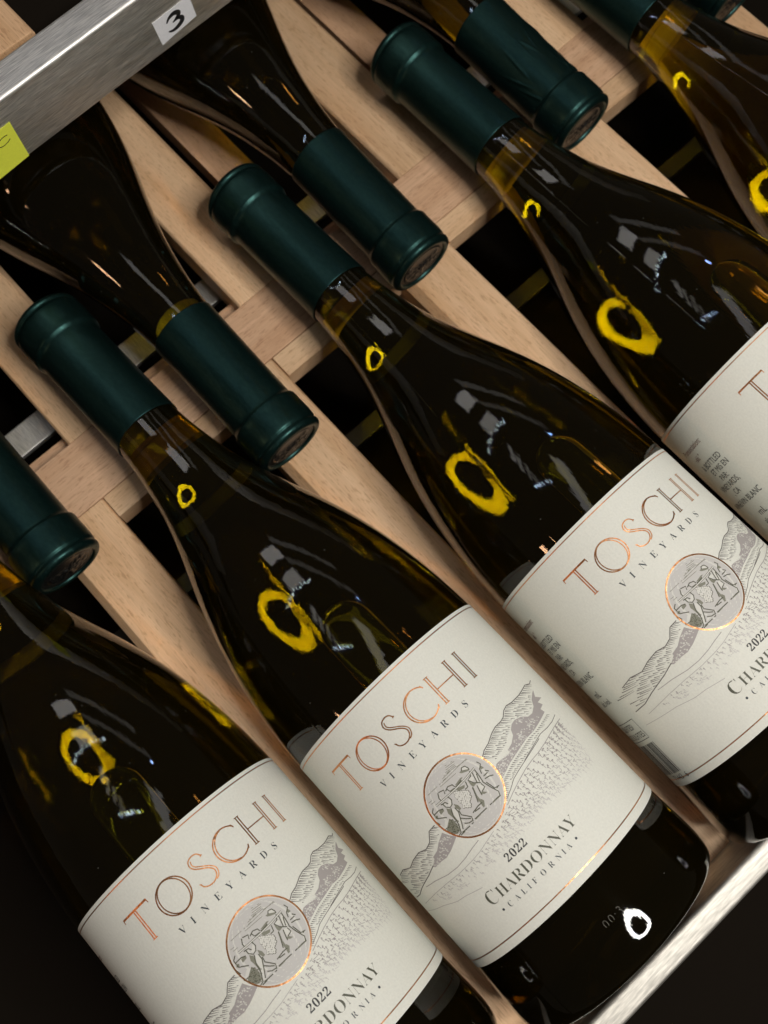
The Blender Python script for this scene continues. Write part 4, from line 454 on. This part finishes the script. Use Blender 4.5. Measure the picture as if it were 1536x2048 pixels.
# foil name, one mesh per letter
ME_letters = []; LW = .44
def ell(cx, cy, rx, ry, a0, a1, rot=0, n=40):
    out = []
    for k in range(n + 1):
        t = a0 + (a1 - a0) * k / n; x, y = rx * cos(t), ry * sin(t)
        out.append((cx + x * cos(rot) - y * sin(rot), cy + x * sin(rot) + y * cos(rot)))
    return out
def inl(g, x):
    for d in (-.43, .43): g.stroke([(x + d, 10.45), (x + d, 21.0)], LW, M_foil)
    for v in (10.5, 20.95): g.stroke([(x - .95, v), (x + .95, v)], .28, M_foil, .055)
g = Art()
g.stroke([(-30.9, 10.5), (-20.1, 10.5)], .66, M_foil)
g.stroke([(-30.8, 10.2), (-30.9, 11.7)], .3, M_foil, .055); g.stroke([(-20.2, 10.2), (-20.1, 11.7)], .3, M_foil, .055)
for d in (-.43, .43): g.stroke([(-25.5 + d, 10.6), (-25.5 + d, 21.0)], LW, M_foil, .052)
g.stroke([(-26.5, 20.95), (-24.5, 20.95)], .28, M_foil, .055); ME_letters.append(g.mesh('letter'))
g = Art()
g.stroke(ell(-12.9, 15.75, 5.65, 5.55, 0, 2 * pi)[:-1], .44, M_foil, close=True)
g.stroke(ell(-12.9, 15.75, 4.7, 5.45, 0, 2 * pi, -.18)[:-1], .38, M_foil, .055, close=True); ME_letters.append(g.mesh('letter'))
g = Art()
g.stroke(catmull([(.4, 12.3), (-.5, 11.0), (-2.1, 10.65), (-3.7, 11.3), (-4.2, 12.8), (-3.4, 14.3), (-1.8, 15.5), (-.1, 16.7), (.9, 18.2), (.5, 19.8), (-1.0, 20.85), (-2.9, 20.9), (-4.4, 20.1), (-4.9, 18.9)], 5), .42, M_foil)
g.stroke(catmull([(-3.1, 11.6), (-3.4, 12.9), (-2.7, 14.0), (-1.2, 15.1), (.6, 16.5), (1.7, 18.2), (1.1, 20.1), (-.2, 20.9)], 5), .36, M_foil, .055)
g.stroke([(.0, 12.5), (.75, 12.2)], .36, M_foil, .06); g.stroke([(-5.2, 18.7), (-4.6, 19.2)], .36, M_foil, .06); ME_letters.append(g.mesh('letter'))
g = Art()
g.stroke(ell(9.4, 15.75, 5.6, 5.5, radians(-48), radians(-312)), .44, M_foil)
g.stroke(ell(9.75, 15.75, 5.1, 5.35, radians(95), radians(265)), .38, M_foil, .055)
g.stroke([(12.9, 11.1), (13.5, 12.3)], .44, M_foil, .06); g.stroke([(12.9, 20.4), (13.5, 19.2)], .44, M_foil, .06); ME_letters.append(g.mesh('letter'))
g = Art(); inl(g, 16.1); inl(g, 24.6); g.stroke([(16.5, 15.7), (24.2, 15.7)], .38, M_foil, .055); ME_letters.append(g.mesh('letter'))
g = Art(); inl(g, 29.7); ME_letters.append(g.mesh('letter'))
# printed lines
g = Art()
for ch, x in zip('VINEYARDS', (-17.1, -12.9, -8.2, -3.2, 1.3, 6.1, 10.7, 15.2, 19.9)):
    g.text(serif(ch), x, 26.1, 2.45, M_ink, off=-.012, sx=.93)
g.text(serif('2022'), .1, 68.0, 2.6, M_char, track=1.06)
g.text(serif('C'), -16.0, 74.3, 4.7, M_olive, off=-.016, sx=.95)
g.text(serif('HARDONNAY'), 3.2, 74.1, 3.7, M_olive, off=-.016, width=33.0)
for ch, x in zip('CALIFORNIA', (-11.6, -8.4, -5.6, -3.3, -.9, 2.6, 6.0, 9.1, 11.3, 13.6)):
    g.text(serif(ch), x - .9, 77.9, 1.9, M_ink, off=-.014, sx=.9)
g.disc(-15.6, 77.0, .42, M_ink); g.disc(16.0, 77.0, .42, M_ink)
ME_print = g.mesh('lettering')
# hill engraving
random.seed(5)
g = Art()
fl, fr_ = ART['field_l'], ART['field_r']
n = min(len(fl), len(fr_))
def lerp(p, q, t): return (p[0] + (q[0] - p[0]) * t, p[1] + (q[1] - p[1]) * t)
def field(i, t): 
    k = min(int(i), n - 2); f_ = i - k
    return lerp(lerp(fl[k], fr_[k], t), lerp(fl[k + 1], fr_[k + 1], t), f_)
for r in range(11):
    t = (r + .25) / 11
    m_ = M_g1 if r < 4 else (M_g2 if r < 8 else M_g3)
    i = .15 + .05 * r
    while i < n - 1.05:
        p = field(i, t); q = field(min(i + .2, n - 1.01), t); dx, dy = q[0] - p[0], q[1] - p[1]
        big = 1.0 - .075 * i
        L_ = math.hypot(dx, dy) or 1
        mm = m_ if i < 6.5 else (M_g2 if (m_ is M_g1) else M_g3)
        # vine clump: a few short leafy dabs and a stake
        ux, uy = dx / L_, dy / L_
        for _ in range(4):
            s = random.uniform(-.62, .62) * big; v_ = random.uniform(-.26, .26) * big
            x = p[0] + ux * s - uy * v_; y = p[1] + uy * s + ux * v_
            a = random.uniform(0, 2 * pi); l = random.uniform(.25, .6) * max(.45, big)
            g.stroke([(x, y), (x + l * cos(a), y + l * sin(a) * .7)], random.uniform(.26, .44), mm, .045)
        g.stroke([(p[0], p[1]), (p[0] + .2, p[1] + 1.35 * big + .3)], .17, mm, .045)
        if random.random() < .35: g.stroke([(p[0] + .5, p[1] + .3), (p[0] + random.uniform(1.2, 2.1), p[1] + random.uniform(.3, .9))], .16, mm, .045)
        i += random.uniform(.26, .38) * (1 + .05 * i)
for key in ('shade_top', 'shade_low'): g.fill(ART[key], M_mauve, .045)
for key in ('ridge_top', 'ridge_low', 'ridge_low_in'): g.stroke(ART[key], .3, M_line, .05)
for key in ('slope_a', 'slope_c'): g.stroke(ART[key], .2, M_line, .05)
for key in ('slope_b', 'foot_a'): g.stroke(ART[key], .2, M_g1, .05)
for key in ('foot_b', 'foot_c'): g.stroke(ART[key], .17, M_g2, .05)
for h in ART['hatch']: g.stroke(h, .27, M_line, .05, taper=True)
for h in ART['speck']:
    g.stroke(h, .34, M_hi, .055)
    for _ in range(2):
        dx, dy = random.uniform(-1.6, 1.6), random.uniform(-.8, .8); g.stroke([(q[0] + dx, q[1] + dy) for q in h], .2, M_hi, .052)
ME_hill = g.mesh('hill_engraving')
# round vignette
g = Art(); VV = ART['vig']
g.disc(0, 44.75, 12.5, M_hi, .06, 48); g.disc(0, 44.75, 11.95, M_disc, .066, 48)
for q in VV['sky']: g.stroke(q, .16, M_engf, .075)
for q in VV['light_fill']: g.fill(q, M_hi, .074)
for q in VV['dark_fill']: g.fill(q, M_engf, .08)
for q in VV['dark_line']: g.stroke(q, .33, M_eng, .085)
for q in VV['fleck']: g.stroke(q, .2, M_eng, .085)
for q in VV['grape']: g.disc(*q, .50, M_eng, .083, 8); g.disc(q[0] - .06, q[1] - .06, .36, M_hi, .088, 8)
g.stroke(VV['pole'], .62, M_eng, .09); g.stroke(VV['pole'], .34, M_hi, .094)
ME_vig = g.mesh('harvest_vignette')
g = Art()
g.stroke(ell(0, 44.75, 12.6, 12.6, 0, 2 * pi, 0, 72)[:-1], .52, M_foil, .1, close=True)
ME_ring = g.mesh('foil_ring')
# back text at the left wrap of the label
g = Art()
g.text('Pronunciation:', -55.5, 12.6, 2.5, M_red, align='R', shear=.25, sx=.8)
g.text('-ski."', -62.5, 17.0, 2.4, M_red, align='R', shear=.25, sx=.8)
for t, x, v in (('& BOTTLED', -53.6, 21.5), ('ET MIS EN', -53.2, 25.1), ('PAR:', -58.5, 28.6), ('VINEYARDS,', -55.5, 32.1), (', CA', -60.5, 35.6), ('WINE/VIN BLANC', -52.0, 40.2)):
    g.text(t, x, v, 2.55, M_char, align='R', sx=.82)
g.text('mL', -58.0, 47.0, 2.9, M_char, align='R'); g.text('alc./vol.', -56.0, 50.8, 2.4, M_char, align='R', sx=.85)
g.stroke([(-80, 59), (-54, 59), (-54, 67.2), (-80, 67.2), (-80, 59)], .22, M_char)
g.text('SULFITES/', -57.5, 62.4, 2.4, M_char, align='R', sx=.85); g.text('DES SULFITES', -54.9, 66.2, 2.4, M_char, align='R', sx=.85)
random.seed(8); x = -54.6
while x > -82:
    wd = random.choice((.33, .33, .66, .66, .99)); g.fill([(x, 69), (x - wd, 69), (x - wd, 82), (x, 82)], M_char, .05); x -= wd + random.choice((.33, .33, .66, .99))
g.text('71443', -56.5, 84.9, 2.2, M_char, align='R'); g.text('6', -52.9, 84.9, 2.2, M_char, align='R')
ME_back = g.mesh('back_lettering')
M_code = simple('laser_etch', (.16, .15, .13), .8)
g = Art(); g.text('00:3', 7.6, 100.9, 2.6, M_code, lay=.5, off=-.03, track=1.25); ME_code = g.mesh('lot_code')
# ------------------------------------------------------------------ bottles
def frame(c, d, roll):
    d = Vector(d).normalized(); e1 = Vector((-d.y, d.x, 0)).normalized(); e2 = d.cross(e1)
    M = Matrix((d, e1, e2)).transposed().to_4x4()
    M.translation = (Vector(c) + (LEN - 215.0) * d) * MM
    return M @ Matrix.Rotation(-roll, 4, 'X')
def bottle(c, d, s_c, label, group, creased=False):
    roll = s_c / LR
    b = empty('wine_bottle', frame(c, d, roll), label, 'wine bottle', group)
    gl = obj('glass', ME_glass, b)
    obj('cork', ME_cork, gl)
    ab = obj('air_bubble', ME_bub, gl); ab.rotation_euler.x = roll
    cp = obj('capsule', ME_caps_crease if creased else ME_caps, b)
    if creased: cp['label'] = 'creased dark green capsule'
    obj('seal_disc', ME_seal, cp)
    if group == GR: return b      # its label lies wholly behind the steel edge
    lb = obj('label', ME_label, b)
    for nm, me in (('lettering', ME_print), ('hill_engraving', ME_hill), ('harvest_vignette', ME_vig), ('foil_ring', ME_ring), ('back_lettering', ME_back)):
        obj(nm, me, lb, **({} if nm == 'foil_ring' else {'kind': 'stuff'}))
    for me in ME_lines: obj('foil_line', me, lb)
    for me in ME_letters: obj('letter', me, lb)
    return b
SZ = 0.0411
GF, GR = 'bottles lying with their labels towards the front bar', 'bottles lying head to tail the other way'
FWD = [((207.8, -76.1, 0), (.9991, .0105, SZ), 9.3, 'leftmost labelled wine bottle, its capsule out of frame, its label cut by the lower edge'),
       ((216.6, 12.9, 0), (.99904, .015, SZ), -8.2, 'middle wine bottle with its whole label and dark glass base in view'),
       ((223.2, 105.7, 0), (.9991, .0077, SZ), 1.1, 'wine bottle right of the middle one, barcode at its left side'),
       ((217.5, 198.7, 0), (.9991, -.0076, SZ), 1.8, 'wine bottle at the right edge showing a T and back text on its label'),
       ((217.5, 292.0, 0), (.9991, -.004, SZ), 2.0, 'wine bottle in the top right corner with only neck and dark shoulder in frame')]
for k, (c, d, s_, lb) in enumerate(FWD):
    bt = bottle(c, d, s_, lb, GF)
    if k == 1: obj('lot_code', ME_code, bt, kind='stuff')
REV = [((-125.0, -46.1, -.5), (-.99915, .0013, SZ), 0, 'reversed bottle at the left edge of which only the green capsule shows', False),
       ((-105.0, 49.3, -.5), (-.99914, .0047, SZ), 0, 'reversed dark bottle under the yellow note, capsule between the two front left necks', False),
       ((-128.0, 142.3, -.5), (-.9991, .012, SZ), 0, 'reversed dark bottle under the white number sticker with a smooth green capsule', False),
       ((-129.8, 236.0, -.5), (-.99915, .002, SZ), 0, 'reversed bottle whose green capsule is creased, at the top centre', True),
       ((-129.8, 331.0, -.5), (-.99915, .002, SZ), 0, 'reversed bottle at the top right edge with only its capsule tip in frame', False)]
for c, d, s_, lb, cr in REV: bottle(c, d, s_, lb, GR, cr)
# ------------------------------------------------------------------ wooden rack
def prism(name, section, x0, x1, mat, parent, along='X', bev=.6):
    """section: list of (across, z) in mm, extruded along the grain from x0 to x1; the mesh keeps its grain on local X"""
    n = len(section); V = []; F = []
    ca = sum(p[0] for p in section) / n; cz = max(p[1] for p in section); cx = (x0 + x1) / 2
    for x in (x0, x1):
        for a, z in section: V.append(((x - cx) * MM, (a - ca) * MM, (z - cz) * MM))
    F.append(tuple(reversed(range(n)))); F.append(tuple(range(n, 2 * n)))
    for k in range(n):
        k2 = (k + 1) % n; F.append((k, k2, n + k2, n + k))
    me = recalc(mesh(name, V, F, mat))
    bm = bmesh.new(); bm.from_mesh(me)
    bmesh.ops.bevel(bm, geom=list(bm.edges), offset=bev * MM, segments=2, profile=.6, affect='EDGES', clamp_overlap=True)
    bm.to_mesh(me); bm.free()
    o = obj(name, me, parent)
    if along == 'X': o.location = Vector((cx, ca, cz)) * MM
    else:
        o.rotation_euler.z = pi / 2; o.location = Vector((-ca, cx, cz)) * MM
        o.location.x = ca * MM
    return o
ZT = -28.0
rack = empty('wine_rack', Matrix.Translation((.06, .05, -.07)), 'pale beech rack of slats and cross rails under the bottles', 'wine rack')
rackI = rack.matrix_world.inverted()
def R_(o):
    o.matrix_parent_inverse = rackI; return o
def slat_sec(y0, y1, zt, th, lch=0, rch=0):
    return [(y0, zt - lch * 1.3), (y0 + lch, zt), (y1 - rch, zt), (y1, zt - rch * 1.3), (y1, zt - th), (y0, zt - th)]
k = 0
for y0, y1 in ((-47.8, -19.9), (42.8, 70.6), (135.6, 163.2), (228.5, 256.9), (321, 349)):
    R_(prism('slat', slat_sec(y0, y1, ZT, 16, 3.2, .9), 68.5, 338, M_wood, rack, bev=.5))
for y0, y1, r in ((-16.2, 12.3, 2), (75.7, 104.1, 2), (168.3, 197.1, 2), (260, 289, 2), (-109, -80, 2)):
    R_(prism('slat', slat_sec(y0, y1, ZT, 16, .9, r), -330, 41.2, M_wood, rack, bev=.5))
R_(prism('cross_rail', [(41.4, ZT), (68.2, ZT), (68.2, ZT - 16), (41.4, ZT - 16)], -150, 420, M_wood2, rack, 'Y', .4))
for y0, y1 in ((-19.6, 42.5), (70.9, 135.3), (163.5, 228.2), (257.2, 320.7), (-112, -48.1)):
    R_(prism('spacer', [(68.5, ZT - .15), (79.1, ZT - .15), (79.1, ZT - 12), (68.5, ZT - 12)], y0, y1, M_wood, rack, 'Y', .35))
R_(prism('lower_rail', [(32.5, ZT - 9), (39.0, ZT - 9), (39.0, ZT - 17), (32.5, ZT - 17)], -150, 420, M_wood2, rack, 'Y', 2.4))
for y0, y1 in ((113, 131), (206, 224)):
    R_(prism('lower_slat', slat_sec(y0, y1, -44, 10), -330, 24, M_wood2, rack, bev=.5))
for x0, x1, z in ((8, 21, -52), (104, 112, -66)):
    o = prism('steel_strap', [(x0, z), (x1, z), (x1, z - 3), (x0, z - 3)], -150, 420, M_steel if x0 < 50 else M_dsteel, rack, 'Y', .5); R_(o)
# ------------------------------------------------------------------ steel front bar
def sheet(name, sec, y0, y1, mat, parent, bev, seg, orig):
    n = len(sec); V = []; F = []
    for y in (y0, y1):
        for x, z in sec: V.append(((x - orig[0]) * MM, (y - orig[1]) * MM, (z - orig[2]) * MM))
    F.append(tuple(reversed(range(n)))); F.append(tuple(range(n, 2 * n)))
    for k in range(n): F.append((k, (k + 1) % n, n + (k + 1) % n, n + k))
    me = recalc(mesh(name, V, F, mat)); bm = bmesh.new(); bm.from_mesh(me)
    ed = [e for e in bm.edges if abs((e.verts[0].co - e.verts[1].co).y) > .01]
    bmesh.ops.bevel(bm, geom=ed, offset=bev * MM, segments=seg, profile=.5, affect='EDGES', clamp_overlap=True)
    bm.to_mesh(me); bm.free()
    for p in me.polygons: p.use_smooth = True
    me.set_sharp_from_angle(angle=radians(50))
    o = obj(name, me, parent); o.location = Vector(orig) * MM
    return o
o = sheet('front_bar', [(330, 0), (338.5, 0), (338.5, -60), (330, -60)], -160, 420, M_bar, None, 1.6, 4, (334, 130, -60))
o['label'] = 'bright brushed steel bar along the bottle bases at lower right'; o['category'] = 'shelf bar'
# steel lip of the next shelf up
ZL, ZH, XF, XB = 45.0, 75.8, -22.6, -35.5
LIPT = .0205
o = sheet('shelf_lip', [(XF, ZH), (XB, ZH), (XB, ZH - 3), (XF - 3, ZH - 3.2), (XF - 3, ZL), (XF, ZL)], -160, 420, M_steel, None, 2.2, 5, (-48, 130, ZL))
o.rotation_euler.x = LIPT
o['label'] = 'brushed steel shelf edge across the upper left corner'; o['category'] = 'shelf edge'
# stickers on the lip
def flat(name, pts, mat, parent=None, th=.12):
    """pts: (y, z) on the front face of the lip, given a small thickness towards the viewer"""
    n = len(pts); cy_ = sum(p[0] for p in pts) / n; cz_ = sum(p[1] for p in pts) / n
    V = [(x * MM, (y - cy_) * MM, (z - cz_) * MM) for x in (0, th) for y, z in pts]
    F = [tuple(range(n)), tuple(range(n, 2 * n))] + [(k, (k + 1) % n, n + (k + 1) % n, n + k) for k in range(n)]
    o = obj(name, recalc(mesh(name, V, F, mat)), parent); o.location = Vector((XF + .08, cy_, cz_)) * MM
    return o

st = flat('number_sticker', [(104.9, 61.3), (122.0, 62.0), (122.9, 50.8), (106.2, 49.1)], M_white)
st['label'] = 'white paper sticker with a hand-inked 3 on the steel shelf edge'; st['category'] = 'sticker'
yn = flat('sticky_note', [(24, 62.4), (42.5, 63.1), (42.4, 43.6), (24, 42.6)], M_yellow)
yn['label'] = 'bright yellow sticky note at the left edge of the steel shelf edge'; yn['category'] = 'sticky note'
def ink(name, paths, parent, lay=.2, kind=None):
    V = []; F = []
    for pts, ws in paths:
        i0 = len(V); n = len(pts)
        for i in range(n):
            pa, pb = pts[max(i - 1, 0)], pts[min(i + 1, n - 1)]
            dx, dy = pb[0] - pa[0], pb[1] - pa[1]; l = math.hypot(dx, dy) or 1
            wv = ws if not isinstance(ws, list) else ws[i]
            nx, ny = -dy / l * wv / 2, dx / l * wv / 2
            for s in (1, -1): V.append((lay * MM, (pts[i][0] + s * nx) * MM - parent.location.y, (pts[i][1] + s * ny) * MM - parent.location.z))
        for i in range(n - 1): F.append((i0 + 2 * i, i0 + 2 * i + 1, i0 + 2 * i + 3, i0 + 2 * i + 2))
    return obj(name, mesh(name, V, F, M_black), parent)
a3 = catmull([(110.3, 57.0), (111.8, 58.6), (114.0, 59.2), (115.7, 58.5), (116.0, 57.3), (114.4, 56.2), (112.8, 55.6)], 6)
b3 = catmull([(113.0, 55.7), (115.4, 56.0), (116.8, 55.1), (116.6, 53.6), (114.4, 52.4), (112.0, 52.2), (110.2, 53.0)], 6)
ink('numeral', [(a3, [.4 + 1.7 * sin(pi * min(1, (k + 1) / len(a3))) for k in range(len(a3))]), (b3, [.5 + 1.6 * sin(pi * min(1, (k + 1) / len(b3))) for k in range(len(b3))])], st)
ink('letter', [([(37.3 + 2.9 * cos(t) - .25 * sin(t), 57.3 + 1.7 * sin(t) + .6 * cos(t)) for t in [radians(38 + 280 * k / 24) for k in range(25)]], .36)], yn)
for o_ in (st, yn): o_.rotation_euler.x = LIPT
# slats of the next rack up, seen over the lip
up = empty('upper_rack', Matrix.Translation((-.1, .06, .055)), 'beech rack of the next shelf just showing above the steel edge', 'wine rack')
upI = up.matrix_world.inverted()
for y0, y1 in ((40.5, 68.6), (-52, -24), (132, 160)):
    o = prism('slat', slat_sec(y0, y1, 73.5, 14, .9, .9), -330, -37.5, M_wood, up, bev=.5); o.matrix_parent_inverse = upI
o = prism('shade_board', [(-330, 56), (400, 56), (400, 50), (-330, 50)], -420, -38, M_dark, up, bev=.5); o.matrix_parent_inverse = upI  # board added out of view to keep lamp light off the bottles below
# near-black backing sheet, its colour standing in for the shade below the rack
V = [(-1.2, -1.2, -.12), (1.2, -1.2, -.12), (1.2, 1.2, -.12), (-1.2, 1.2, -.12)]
o = obj('shade_backing', mesh('shade_backing', V, [(0, 1, 2, 3)], M_dark)); o['kind'] = 'structure'
